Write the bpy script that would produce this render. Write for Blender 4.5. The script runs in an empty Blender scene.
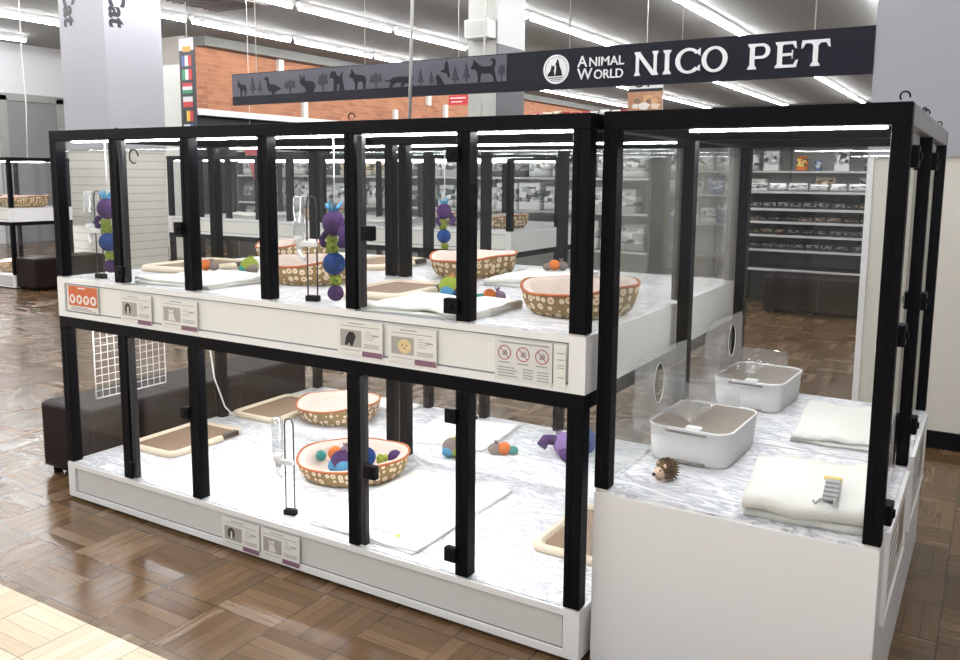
import bpy, bmesh, math, random
from mathutils import Vector, Matrix
random.seed(7)
PI = math.pi
scene = bpy.context.scene
COL = scene.collection

# ------------------------------------------------------------------ materials
MATS = {}
def nmat(name):
    m = bpy.data.materials.new(name); m.use_nodes = True
    nt = m.node_tree; b = nt.nodes['Principled BSDF']
    return m, nt, b
def sock(b, *names):
    for n in names:
        if n in b.inputs: return b.inputs[n]
def mat(name, color, rough=.5, metal=0.0, bump=0.0, bscale=40.0, emit=0.0, var=0.0, spec=None, coat=0.0):
    if name in MATS: return MATS[name]
    m, nt, b = nmat(name)
    c = (*color, 1)
    b.inputs['Base Color'].default_value = c
    b.inputs['Roughness'].default_value = rough
    b.inputs['Metallic'].default_value = metal
    if spec is not None: b.inputs['Specular IOR Level'].default_value = spec
    if coat: b.inputs['Coat Weight'].default_value = coat
    if emit:
        b.inputs['Emission Color'].default_value = c
        b.inputs['Emission Strength'].default_value = emit
    if bump or var:
        tc = nt.nodes.new('ShaderNodeTexCoord')
        n = nt.nodes.new('ShaderNodeTexNoise'); n.inputs['Scale'].default_value = bscale; n.inputs['Detail'].default_value = 5
        nt.links.new(tc.outputs['Object'], n.inputs['Vector'])
        if bump:
            bp = nt.nodes.new('ShaderNodeBump'); bp.inputs['Strength'].default_value = bump; bp.inputs['Distance'].default_value = .01
            nt.links.new(n.outputs['Fac'], bp.inputs['Height']); nt.links.new(bp.outputs['Normal'], b.inputs['Normal'])
        if var:
            r = nt.nodes.new('ShaderNodeValToRGB')
            r.color_ramp.elements[0].position = .3; r.color_ramp.elements[1].position = .7
            r.color_ramp.elements[0].color = (*[x*(1-var) for x in color], 1)
            r.color_ramp.elements[1].color = (*[min(1, x*(1+var)) for x in color], 1)
            nt.links.new(n.outputs['Fac'], r.inputs['Fac']); nt.links.new(r.outputs['Color'], b.inputs['Base Color'])
    MATS[name] = m
    return m
class G:
    """small node-graph helper"""
    def __init__(s, nt): s.nt = nt
    def n(s, t, **kw):
        x = s.nt.nodes.new(t)
        for k, v in kw.items(): setattr(x, k, v)
        return x
    def put(s, x, i, v):
        if hasattr(v, 'is_output') or isinstance(v, bpy.types.NodeSocket): s.nt.links.new(v, x.inputs[i])
        elif v is not None: x.inputs[i].default_value = v
    def m(s, op, a, b=None, c=None):
        x = s.n('ShaderNodeMath', operation=op)
        s.put(x, 0, a); s.put(x, 1, b); s.put(x, 2, c)
        return x.outputs[0]
    def mix(s, f, a, b, blend='MIX'):
        x = s.n('ShaderNodeMix', data_type='RGBA', blend_type=blend)
        s.put(x, 0, f); s.put(x, 6, a); s.put(x, 7, b)
        return x.outputs[2]
    def ramp(s, f, stops, const=False):
        x = s.n('ShaderNodeValToRGB'); cr = x.color_ramp
        if const: cr.interpolation = 'CONSTANT'
        while len(cr.elements) < len(stops): cr.elements.new(.5)
        for e, (p, c) in zip(cr.elements, stops): e.position = p; e.color = (*c, 1)
        s.put(x, 0, f); return x.outputs[0]
    def xyz(s, v):
        x = s.n('ShaderNodeSeparateXYZ'); s.put(x, 0, v); return x.outputs
    def comb(s, a, b, c):
        x = s.n('ShaderNodeCombineXYZ'); s.put(x, 0, a); s.put(x, 1, b); s.put(x, 2, c); return x.outputs[0]

def glass_mat(name, tint, haze=0.0, base=.045, rough=0.0):
    m = bpy.data.materials.new(name); m.use_nodes = True; nt = m.node_tree; g = G(nt)
    for x in list(nt.nodes): nt.nodes.remove(x)
    out = g.n('ShaderNodeOutputMaterial')
    t = g.n('ShaderNodeBsdfTransparent'); t.inputs[0].default_value = (*tint, 1)
    gl = g.n('ShaderNodeBsdfGlossy'); gl.inputs['Roughness'].default_value = rough
    lw = g.n('ShaderNodeLayerWeight'); lw.inputs[0].default_value = .5
    f = g.m('POWER', lw.outputs['Facing'], 5.0)
    f = g.m('MULTIPLY_ADD', f, .75, base)
    mx = g.n('ShaderNodeMixShader'); nt.links.new(f, mx.inputs[0]); nt.links.new(t.outputs[0], mx.inputs[1]); nt.links.new(gl.outputs[0], mx.inputs[2])
    last = mx.outputs[0]
    if haze:
        d = g.n('ShaderNodeBsdfDiffuse'); d.inputs[0].default_value = (.9, .9, .9, 1)
        m2 = g.n('ShaderNodeMixShader'); m2.inputs[0].default_value = haze
        nt.links.new(last, m2.inputs[1]); nt.links.new(d.outputs[0], m2.inputs[2]); last = m2.outputs[0]
    nt.links.new(last, out.inputs[0])
    MATS[name] = m; return m

BLACK = mat('black_anodised_aluminium', (.0025, .0025, .004), .5, 0, spec=.09)
BLACKP = mat('black_plastic', (.004, .004, .005), .55, spec=.12)
WHITE = mat('white_powder_coat', (.76, .76, .77), .42)
WHITE2 = mat('white_panel', (.60, .60, .585), .5)
FRAMEW = mat('white_frame', (.78, .78, .785), .35)
SILVER = mat('silver_clip', (.6, .6, .6), .35, .6)
GLASS = glass_mat('clear_glass', (.984, .988, .986), base=.014)
GLASSB = glass_mat('far_cage_glass', (.975, .978, .978), base=.014)
ACRYL = glass_mat('clear_acrylic', (.96, .96, .96), haze=.11, base=.06, rough=.03)
BOTTLE = glass_mat('clear_bottle_plastic', (.86, .88, .89), haze=.08, base=.10, rough=.05)
LED = mat('led_strip_light', (1, 1, 1), .5, emit=72)
LEDL = mat('led_strip_light_lower', (1, 1, 1), .5, emit=25)
LEDR = mat('led_strip_light_right', (1, 1, 1), .5, emit=140)
LEDF = mat('led_strip_light_far', (1, .98, .96), .5, emit=30)
TUBE = mat('fluorescent_tube', (.985, .995, 1), .5, emit=50)
CHAN = mat('lamp_channel_white', (.85, .85, .85), .35)
CREAM = mat('cream_plastic', (.68, .58, .44), .4)
PADB = mat('brown_mesh_pad', (.24, .155, .10), .7, bump=.5, bscale=300, var=.2)
DKBROWN = mat('dark_brown_plastic', (.05, .03, .025), .4)
TRAYW = mat('white_tray_plastic', (.86, .86, .87), .28)
TAUPE = mat('taupe_tray_inside', (.25, .21, .18), .5, var=.08, bscale=8)
SOFA = mat('dark_brown_leatherette', (.013, .0065, .006), .55, spec=.14)
TOWEL = mat('white_terry_cloth', (.80, .79, .75), .95, bump=.6, bscale=220)
TOWELF = mat('white_thin_cloth', (.88, .87, .85), .9, bump=.25, bscale=60)
PLUSH = mat('cream_plush', (.66, .55, .49), .95, bump=.6, bscale=150)
ORANGE = mat('orange_piping', (.42, .12, .04), .8)
CABLEW = mat('white_cable', (.75, .75, .75), .5)
WIRE = mat('dark_wire', (.02, .02, .025), .35, .3)
WRAP = mat('pale_grey_wrap', (.36, .36, .395), .6)
BEIGE = mat('beige_column_board', (.62, .59, .53), .65)
NAVY = mat('sign_charcoal_navy', (.009, .009, .018), .5, spec=.2)
SIGNG = mat('sign_grey_panel', (.11, .11, .135), .5, spec=.2)
SIL = mat('sign_silhouette_dark', (.008, .008, .014), .5, spec=.2)
SIL2 = mat('sign_silhouette_mid', (.045, .045, .062), .5, spec=.2)
LETTER = mat('sign_letter_white', (.85, .85, .87), .4)
BLACKT = mat('black_print', (.01, .01, .015), .6)
PAPER = mat('card_paper', (.72, .71, .67), .6)
PAPERL = mat('card_grey_print', (.33, .33, .33), .7)
PURP = mat('card_plum_band', (.20, .10, .15), .6)
CORANGE = mat('card_orange', (.55, .12, .035), .55)
CBROWN = mat('card_brown_band', (.28, .05, .02), .55)
TILEC = mat('ceiling_board', (.25, .25, .245), .85)
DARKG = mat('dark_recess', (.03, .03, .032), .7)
RACK = mat('rack_charcoal', (.05, .05, .05), .5)
RACKL = mat('rack_grey_panel', (.38, .38, .37), .6)
STRIP = mat('price_rail_grey', (.55, .55, .54), .5)
REDP = mat('red_card', (.65, .03, .03), .5)

def marble_mat():
    m, nt, b = nmat('marble_print_sheet'); g = G(nt)
    tc = g.n('ShaderNodeTexCoord')
    n = g.n('ShaderNodeTexNoise'); n.inputs['Scale'].default_value = 5; n.inputs['Detail'].default_value = 6; n.inputs['Distortion'].default_value = 2.2
    mp = g.n('ShaderNodeMapping'); mp.inputs['Rotation'].default_value = (0, 0, .7); mp.inputs['Scale'].default_value = (1, 2.4, 1)
    nt.links.new(tc.outputs['Object'], mp.inputs[0]); nt.links.new(mp.outputs[0], n.inputs['Vector'])
    v = g.m('ABSOLUTE', g.m('SUBTRACT', n.outputs['Fac'], .5))
    n2 = g.n('ShaderNodeTexNoise'); n2.inputs['Scale'].default_value = 3; nt.links.new(tc.outputs['Object'], n2.inputs['Vector'])
    c = g.ramp(v, [(0, (.36, .37, .41)), (.03, (.58, .59, .63)), (.10, (.82, .82, .84))])
    c2 = g.mix(g.ramp(n2.outputs['Fac'], [(.4, (0, 0, 0)), (.65, (.5, .5, .5))]), c, (.62, .62, .67, 1))
    nt.links.new(c2, b.inputs['Base Color']); b.inputs['Roughness'].default_value = .3
    return m
MARBLE = marble_mat()

def parquet_mat(name, dark, mid, light, rough, gap):
    m, nt, b = nmat(name); g = G(nt)
    geo = g.n('ShaderNodeNewGeometry')
    x, y, _ = g.xyz(geo.outputs['Position'])
    S = .275
    u = g.m('DIVIDE', g.m('ADD', x, 10.05 - .001), S); v = g.m('DIVIDE', g.m('ADD', y, 11.34), S * 1.0)
    cu, cv = g.m('FLOOR', u), g.m('FLOOR', v)
    fu, fv = g.m('FRACT', u), g.m('FRACT', v)
    par = g.m('MODULO', g.m('ADD', cu, cv), 2.0)
    def sel(a, bb): return g.m('ADD', g.m('MULTIPLY', par, a), g.m('MULTIPLY', g.m('SUBTRACT', 1.0, par), bb))
    w = sel(fu, fv); l = sel(fv, fu)
    k = g.m('MULTIPLY', w, 5.0); idx = g.m('FLOOR', k); fk = g.m('FRACT', k)
    wn = g.n('ShaderNodeTexWhiteNoise', noise_dimensions='3D'); nt.links.new(g.comb(cu, cv, idx), wn.inputs['Vector'])
    wb = g.n('ShaderNodeTexWhiteNoise', noise_dimensions='3D'); nt.links.new(g.comb(cu, cv, 77.0), wb.inputs['Vector'])
    gx = sel(g.m('MULTIPLY', x, 90.0), g.m('MULTIPLY', x, 7.0)); gy = sel(g.m('MULTIPLY', y, 7.0), g.m('MULTIPLY', y, 90.0))
    gr = g.n('ShaderNodeTexNoise'); gr.inputs['Scale'].default_value = 1; gr.inputs['Detail'].default_value = 4
    nt.links.new(g.comb(gx, gy, g.m('MULTIPLY', wn.outputs['Value'], 30.0)), gr.inputs['Vector'])
    big = g.n('ShaderNodeTexNoise'); big.inputs['Scale'].default_value = 1.3; nt.links.new(geo.outputs['Position'], big.inputs['Vector'])
    t = g.m('ADD', g.m('MULTIPLY', wn.outputs['Value'], .38), g.m('MULTIPLY', gr.outputs['Fac'], .42))
    t = g.m('ADD', t, g.m('MULTIPLY', wb.outputs['Value'], .16)); t = g.m('ADD', t, g.m('MULTIPLY', g.m('SUBTRACT', big.outputs['Fac'], .5), .3))
    c = g.ramp(t, [(.22, dark), (.48, mid), (.78, light)])
    def edge(f, wd): return g.m('LESS_THAN', g.m('MINIMUM', f, g.m('SUBTRACT', 1.0, f)), wd)
    ge = g.m('MAXIMUM', edge(fk, .025), g.m('MAXIMUM', edge(fu, .011), edge(fv, .011)))
    c = g.mix(g.m('MULTIPLY', ge, gap), c, (dark[0]*.35, dark[1]*.35, dark[2]*.35, 1))
    nt.links.new(c, b.inputs['Base Color'])
    rr = g.m('ADD', rough, g.m('ADD', g.m('MULTIPLY', gr.outputs['Fac'], .08), g.m('MULTIPLY', wn.outputs['Value'], .16))); b.inputs['Specular IOR Level'].default_value = .38; nt.links.new(rr, b.inputs['Roughness'])
    bp = g.n('ShaderNodeBump'); bp.inputs['Strength'].default_value = .25; bp.inputs['Distance'].default_value = .002
    hgt = g.m('ADD', g.m('MULTIPLY', wn.outputs['Value'], .6), g.m('ADD', g.m('MULTIPLY', gr.outputs['Fac'], .25), g.m('MULTIPLY', big.outputs['Fac'], 1.5)))
    nt.links.new(hgt, bp.inputs['Height']); nt.links.new(bp.outputs['Normal'], b.inputs['Normal'])
    b.inputs['Coat Weight'].default_value = .0
    return m
FLOORM = parquet_mat('brown_parquet', (.088, .050, .025), (.128, .073, .035), (.176, .107, .056), .10, .75)
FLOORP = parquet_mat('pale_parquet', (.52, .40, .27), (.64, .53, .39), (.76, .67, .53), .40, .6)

def brick_mat():
    m, nt, b = nmat('orange_brick'); g = G(nt)
    geo = g.n('ShaderNodeNewGeometry'); x, y, z = g.xyz(geo.outputs['Position'])
    br = g.n('ShaderNodeTexBrick'); nt.links.new(g.comb(g.m('ADD', x, y), z, 0.0), br.inputs['Vector'])
    br.inputs['Color1'].default_value = (.40, .165, .085, 1); br.inputs['Color2'].default_value = (.25, .095, .05, 1); br.inputs['Mortar'].default_value = (.36, .21, .14, 1)
    br.inputs['Scale'].default_value = 2.2; br.inputs['Mortar Size'].default_value = .012; br.inputs['Brick Width'].default_value = .6; br.inputs['Row Height'].default_value = .2
    n = g.n('ShaderNodeTexNoise'); n.inputs['Scale'].default_value = 1.2; nt.links.new(geo.outputs['Position'], n.inputs['Vector'])
    c = g.mix(g.ramp(n.outputs['Fac'], [(.4, (0, 0, 0)), (.7, (.6, .6, .6))]), br.outputs['Color'], (.42, .19, .10, 1))
    nt.links.new(c, b.inputs['Base Color']); b.inputs['Roughness'].default_value = .8
    return m
BRICK = brick_mat()
def floral_mat():
    m, nt, b = nmat('brown_floral_fabric'); g = G(nt)
    tc = g.n('ShaderNodeTexCoord')
    v = g.n('ShaderNodeTexVoronoi'); v.inputs['Scale'].default_value = 33; v.inputs['Randomness'].default_value = .35
    nt.links.new(tc.outputs['Object'], v.inputs['Vector'])
    c = g.ramp(v.outputs['Distance'], [(0, (.62, .26, .10)), (.16, (.80, .68, .50)), (.36, (.80, .66, .48)), (.42, (.27, .17, .07)), (.60, (.30, .20, .085))], True)
    nt.links.new(c, b.inputs['Base Color']); b.inputs['Roughness'].default_value = .9
    return m
FLORAL = floral_mat()
def slat_mat():
    m, nt, b = nmat('beige_ribbed_board'); g = G(nt)
    geo = g.n('ShaderNodeNewGeometry'); x, y, z = g.xyz(geo.outputs['Position'])
    f = g.m('FRACT', g.m('MULTIPLY', z, 9.0)); e = g.m('LESS_THAN', f, .14)
    c = g.mix(e, (.64, .62, .57, 1), (.46, .44, .40, 1)); nt.links.new(c, b.inputs['Base Color']); b.inputs['Roughness'].default_value = .6
    return m
SLAT = slat_mat()
def yarn(name, color):
    if name in MATS: return MATS[name]
    m, nt, b = nmat(name); g = G(nt)
    tc = g.n('ShaderNodeTexCoord')
    w = g.n('ShaderNodeTexWave'); w.inputs['Scale'].default_value = 70; w.inputs['Distortion'].default_value = 6; w.inputs['Detail'].default_value = 2
    nt.links.new(tc.outputs['Object'], w.inputs['Vector'])
    bp = g.n('ShaderNodeBump'); bp.inputs['Strength'].default_value = .8; bp.inputs['Distance'].default_value = .004
    nt.links.new(w.outputs['Fac'], bp.inputs['Height']); nt.links.new(bp.outputs['Normal'], b.inputs['Normal'])
    c = g.mix(w.outputs['Fac'], (*[x*.72 for x in color], 1), (*color, 1)); nt.links.new(c, b.inputs['Base Color'])
    b.inputs['Roughness'].default_value = .95
    MATS[name] = m; return m
YB = yarn('blue_yarn', (.01, .06, .26)); YLB = yarn('sky_blue_yarn', (.10, .36, .62)); YP = yarn('purple_yarn', (.07, .022, .13))
YG = yarn('lime_yarn', (.34, .43, .05)); YO = yarn('orange_yarn', (.80, .20, .04)); YGR = yarn('grey_brown_yarn', (.30, .24, .22))
YT = yarn('teal_yarn', (.04, .30, .28)); YM = yarn('mauve_yarn', (.30, .20, .30)); YLP = yarn('lilac_yarn', (.30, .18, .45))
SPINE = mat('hedgehog_brown_spines', (.12, .075, .038), .9, var=.4, bscale=60)
FACE = mat('hedgehog_cream_face', (.75, .52, .40), .9)

def goods_mat(name, base, label, seed):
    m, nt, b = nmat(name); g = G(nt)
    tc = g.n('ShaderNodeTexCoord'); x, y, z = g.xyz(tc.outputs['Generated'])
    oi = g.n('ShaderNodeObjectInfo')
    v = g.n('ShaderNodeTexVoronoi', feature='F1', distance='CHEBYCHEV'); v.inputs['Scale'].default_value = 4.5
    nt.links.new(g.comb(g.m('ADD', x, g.m('MULTIPLY', oi.outputs['Random'], 9.0)), seed, g.m('MULTIPLY', z, 1.4)), v.inputs['Vector'])
    vx, vy, vz = g.xyz(v.outputs['Color'])
    inb = g.m('MULTIPLY', g.m('GREATER_THAN', z, .3), g.m('LESS_THAN', z, .85))
    c = g.mix(g.m('MULTIPLY', inb, g.m('GREATER_THAN', vx, .5)), (*base, 1), (*label, 1))
    c = g.mix(g.m('MULTIPLY', inb, g.m('GREATER_THAN', vy, .8)), c, (.05, .05, .05, 1))
    nt.links.new(c, b.inputs['Base Color']); b.inputs['Roughness'].default_value = .4
    return m
GOODS = {
 'white': goods_mat('goods_white', (.80, .80, .78), (.40, .41, .43), 1.), 'grey': goods_mat('goods_grey', (.42, .42, .42), (.78, .78, .76), 2.),
 'brown': goods_mat('goods_brown', (.22, .13, .08), (.52, .45, .34), 3.), 'dark': goods_mat('goods_dark', (.05, .05, .055), (.35, .34, .32), 4.),
 'red': goods_mat('goods_red', (.50, .05, .05), (.70, .62, .55), 5.), 'cream': goods_mat('goods_cream', (.66, .60, .47), (.40, .25, .12), 6.),
 'orange': goods_mat('goods_orange', (.75, .20, .04), (.80, .60, .10), 7.), 'blue': goods_mat('goods_blue', (.12, .18, .35), (.6, .62, .66), 8.)}

# ------------------------------------------------------------------ mesh helpers
class MB:
    def __init__(s): s.bm = bmesh.new(); s.mats = []; s.mi = 0; s.smooth_from = None
    def use(s, m):
        if m not in s.mats: s.mats.append(m)
        s.mi = s.mats.index(m); return s
    def _tag(s, faces, smooth=False):
        for f in faces: f.material_index = s.mi; f.smooth = smooth
    def box(s, x0, y0, z0, x1, y1, z1, bev=0.0, seg=2, mtx=None):
        xs, ys, zs = sorted((x0, x1)), sorted((y0, y1)), sorted((z0, z1))
        v = [s.bm.verts.new((xs[i], ys[j], zs[k])) for i in (0, 1) for j in (0, 1) for k in (0, 1)]
        fs = [s.bm.faces.new([v[i] for i in q]) for q in ((0, 1, 3, 2), (4, 6, 7, 5), (0, 4, 5, 1), (2, 3, 7, 6), (0, 2, 6, 4), (1, 5, 7, 3))]
        s._tag(fs)
        geo = v
        if bev:
            es = list({e for f in fs for e in f.edges})
            r = bmesh.ops.bevel(s.bm, geom=es, offset=bev, segments=seg, affect='EDGES', profile=.5)
            s._tag(r['faces'], True)
            geo = list({q for f in r['faces'] for q in f.verts} | {q for q in v if q.is_valid})
        if mtx is not None: bmesh.ops.transform(s.bm, matrix=mtx, verts=geo)
        return s
    def grid(s, pts, closed_u=False, closed_v=False, smooth=True):
        """pts[i][j] -> quads"""
        vs = [[s.bm.verts.new(p) for p in row] for row in pts]
        n, m = len(vs), len(vs[0]); fs = []
        for i in range(n if closed_u else n - 1):
            for j in range(m if closed_v else m - 1):
                try: fs.append(s.bm.faces.new((vs[i][j], vs[(i+1) % n][j], vs[(i+1) % n][(j+1) % m], vs[i][(j+1) % m])))
                except ValueError: pass
        s._tag(fs, smooth); return vs
    def cap(s, ring, smooth=False):
        try: s._tag([s.bm.faces.new(ring)], smooth)
        except ValueError: pass
    def tube(s, path, r, n=8, closed=False):
        P = [Vector(p) for p in path]; rows = []
        N = len(P); up = None
        for i, p in enumerate(P):
            if closed: t = P[(i+1) % N] - P[i-1]
            else: t = P[min(i+1, N-1)] - P[max(i-1, 0)]
            t.normalize()
            if up is None:
                up = Vector((0, 0, 1)) if abs(t.z) < .9 else Vector((1, 0, 0))
            a = t.cross(up)
            if a.length < 1e-5: a = t.cross(Vector((0, 1, 0)))
            a.normalize(); b = t.cross(a); up = -b if b.dot(up) < 0 else b
            rr = r[i] if isinstance(r, (list, tuple)) else r
            rows.append([p + a*rr*math.cos(2*PI*k/n) + b*rr*math.sin(2*PI*k/n) for k in range(n)])
        vs = s.grid(rows, closed_u=closed, closed_v=True)
        if not closed: s.cap(vs[0]); s.cap(vs[-1][::-1])
        return s
    def lathe(s, prof, c=(0, 0, 0), n=20, sx=1, sy=1):
        rows = [[(c[0]+r*sx*math.cos(2*PI*k/n), c[1]+r*sy*math.sin(2*PI*k/n), c[2]+z) for k in range(n)] for r, z in prof]
        vs = s.grid(rows, closed_v=True); s.cap(vs[0][::-1]); s.cap(vs[-1]); return s
    def ball(s, c, r, n=14, sc=(1, 1, 1), wob=0.0):
        rows = []
        for i in range(1, n):
            a = PI*i/n
            rows.append([(c[0]+r*sc[0]*math.sin(a)*math.cos(2*PI*k/(2*n))*(1+wob*random.uniform(-1, 1)), c[1]+r*sc[1]*math.sin(a)*math.sin(2*PI*k/(2*n))*(1+wob*random.uniform(-1, 1)), c[2]-r*sc[2]*math.cos(a)) for k in range(2*n)])
        vs = s.grid(rows, closed_v=True)
        s.cap(vs[0][::-1], True); s.cap(vs[-1], True); return s
    def prism(s, poly, y0, y1, tf=None):
        s.np = getattr(s, 'np', 0)+1; y0 -= .00012*(s.np % 60)
        """polygon in (x,z), extruded from y0 (front) to y1"""
        f = tf or (lambda x, y, z: (x, y, z))
        A = [s.bm.verts.new(f(x, y0, z)) for x, z in poly]; B = [s.bm.verts.new(f(x, y1, z)) for x, z in poly]
        n = len(poly); fs = []
        try:
            fs.append(s.bm.faces.new(A)); fs.append(s.bm.faces.new(B[::-1]))
            for i in range(n): fs.append(s.bm.faces.new((A[i], B[i], B[(i+1) % n], A[(i+1) % n])))
        except ValueError: pass
        s._tag(fs); return s
    def text(s, body, size, tf, depth=.002, extra=None):
        cu = bpy.data.curves.new('t', 'FONT'); cu.body = body; cu.size = size; cu.extrude = depth/2; cu.offset = extra or 0.0
        o = bpy.data.objects.new('t', cu); COL.objects.link(o)
        dg = bpy.context.evaluated_depsgraph_get(); me = bpy.data.meshes.new_from_object(o.evaluated_get(dg))
        w = max((v.co.x for v in me.vertices), default=0)
        vs = [s.bm.verts.new(tf(v.co.x, v.co.y, v.co.z)) for v in me.vertices]
        for p in me.polygons:
            try: s._tag([s.bm.faces.new([vs[i] for i in p.vertices])])
            except ValueError: pass
        bpy.data.objects.remove(o); bpy.data.meshes.remove(me)
        return w
    def build(s, name, m=None, parent=None, loc=None, rot=0.0, subsurf=0):
        bmesh.ops.recalc_face_normals(s.bm, faces=s.bm.faces[:])
        me = bpy.data.meshes.new(name); s.bm.to_mesh(me); s.bm.free()
        for x in ([m] if m is not None and not s.mats else s.mats): me.materials.append(x)
        o = bpy.data.objects.new(name, me); COL.objects.link(o)
        if parent is not None: o.parent = parent
        if loc is not None: o.location = loc
        if rot: o.rotation_euler = (0, 0, rot)
        if subsurf:
            q = o.modifiers.new('smooth', 'SUBSURF'); q.levels = q.render_levels = subsurf
        return o
def bx(name, m, parent, x0, y0, z0, x1, y1, z1, bev=0.0):
    return MB().box(x0, y0, z0, x1, y1, z1, bev).build(name, m, parent)
def thing(name, label, cat, loc=(0, 0, 0), rot=0.0, group=None):
    o = bpy.data.objects.new(name, None); COL.objects.link(o); o.empty_display_size = .1
    o.location = loc; o.rotation_euler = (0, 0, rot)
    return tag(o, label, cat, group)
def tag(o, label, cat, group=None):
    o['label'] = label; o['category'] = cat; o['kind'] = 'thing'
    if group: o['group'] = group
    return o
def struct(o, label=None):
    o['kind'] = 'structure'
    if label: o['label'] = label
    return o
def kids(o): return [c for c in COL.objects if c.parent == o]
def dup(root, loc, rot=None, label=None, group=None):
    r = root.copy(); COL.objects.link(r); r.location = loc
    if rot is not None: r.rotation_euler = (0, 0, rot)
    if label: r['label'] = label
    if group: r['group'] = group
    for ch in kids(root):
        c = ch.copy(); COL.objects.link(c); c.parent = r
        for g2 in kids(ch):
            d = g2.copy(); COL.objects.link(d); d.parent = c
    return r

# ------------------------------------------------------------------ room shell
struct(MB().box(-20, -.65, -.1, 12, 36, 0).build('floor', FLOORM), 'brown parquet floor of the shop')
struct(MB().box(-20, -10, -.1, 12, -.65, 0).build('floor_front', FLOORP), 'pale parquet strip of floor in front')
struct(MB().box(-20, -6, 4.2, 12, 36, 4.3).build('ceiling', TILEC), 'grey ceiling')
struct(bx('wall_left', mat('white_wall', (.62, .62, .65), .7), None, -17.2, -4, 0, -17, 9.4, 4.2))
struct(bx('wall_left_return', mat('cream_wall', (.60, .57, .52), .7), None, -17, 9.4, 0, -12.95, 9.6, 4.2))
struct(bx('wall_brick', BRICK, None, -13.1, 9.6, 2.78, -12.9, 34, 4.02), 'orange brick bulkhead along the left side of the shop')
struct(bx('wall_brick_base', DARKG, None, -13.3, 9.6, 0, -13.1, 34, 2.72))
struct(bx('trim_brick', mat('white_trim', (.8, .8, .78), .5), None, -13.1, 9.6, 2.68, -12.84, 34, 2.8))
struct(bx('trim_ceiling', mat('grey_soffit', (.25, .25, .24), .7), None, -13.1, 9.6, 4.02, -12.6, 34, 4.2))
struct(bx('wall_back', mat('grey_back_wall', (.50, .49, .46), .7), None, -20, 34, 0, 12, 34.2, 4.2))
# door with grey shutter in the left wall
d = MB().box(-17, 7.9, 0, -16.9, 8.05, 3.1).box(-17, 9.15, 0, -16.9, 9.35, 3.1).box(-17, 7.9, 3.0, -16.9, 9.35, 3.15).build('door_1', mat('grey_door_frame', (.30, .30, .29), .5))
struct(d)
bx('shutter', mat('grey_shutter', (.22, .22, .23), .6), d, -17, 8.05, 0, -16.94, 9.15, 3.0)
for yy, zz in ((11.9, 3.75), (12.65, 2.8), (16.1, 2.8), (17.65, 3.45), (18.5, 3.1)):
    struct(bx('trim_upright', mat('white_upright', (.85, .85, .82), .5), None, -12.92, yy-.07, zz, -12.8, yy+.07, zz+.42))

# right column, front face y = 3.067
c = bx('column', BEIGE, None, .36, 3.067, 0, 1.7, 3.9, 4.2); struct(c, 'beige column behind the glass cage at right')
bx('wrap', WRAP, c, .354, 3.05, 1.64, 1.715, 3.915, 4.2)
struct(bx('baseboard_right', BLACKP, None, .355, 3.05, 0, 1.705, 3.905, .10))
bx('edge_trim', mat('edge_trim_white', (.75, .75, .75), .5), c, .356, 3.06, 0.1, .39, 3.075, 1.64)
# left column wrapped pale with the word Cat
c2 = bx('column', SLAT, None, -10.165, 5.0, 0, -9.235, 5.86, 4.2); struct(c2, 'ribbed beige column with pale wrap reading Cat')
bx('wrap', WRAP, c2, -10.185, 4.98, 1.82, -9.215, 5.88, 4.2)
t = MB().use(BLACKT)
t.text('Cat', .36, lambda x, y, z: (-10.06 + y*.95, 4.978 - z, 3.99 - x*.95), .004, .013)
t.build('lettering', None, c2)
t = MB().use(BLACKT)
t.text('Cat', .36, lambda x, y, z: (-9.213 + z, 5.07 + y*.95, 3.94 - x*.95), .004, .013)
t.build('lettering', None, c2)
# middle column behind the sign
c3 = bx('column', mat('pale_column', (.42, .42, .39), .6), None, -5.46, 8.0, 0, -4.99, 8.75, 4.2); struct(c3, 'column with white and dark bands behind the sign')
MB().use(mat('dark_band', (.10, .10, .11), .5)).box(-5.0, 7.99, 0, -4.98, 8.76, 3.3).build('dark_band', None, c3)
bx('white_band', mat('white_band', (.55, .55, .55), .5), c3, -5.0, 7.99, 3.3, -4.98, 8.76, 4.2)
a = thing('vent_box', 'pale box unit mounted high on the column behind the sign', 'air vent', (-5.2, 7.9, 3.36))
bx('casing', mat('vent_casing', (.66, .66, .63), .5), a, -.19, -.12, 0, .19, .099, .25, .01)
bx('grille', mat('vent_grille', (.48, .48, .46), .5), a, -.16, -.125, .03, .16, -.119, .22)
# beige board far left behind flag banner
tag(bx('notice_board', mat('cream_board', (.70, .70, .66), .6), None, -11.9, 8.0, 0, -11.42, 8.08, 3.4), 'cream upright board beside the flag banner', 'board')
# ceiling vent
v = thing('ceiling_vent', 'dark square ceiling air vent with slats near the left lamps', 'air vent', (-9.8, 7.35, 4.2))
MB().box(-.6, -.6, -.03, .6, .6, 0).build('frame', mat('vent_frame', (.22, .2, .19), .6), v)
s_ = MB()
for i in range(9): s_.box(-.5, -.5+i*.12, -.045, .5, -.46+i*.12, -.03)
s_.build('slats', mat('vent_slat', (.10, .08, .07), .6), v)

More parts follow.
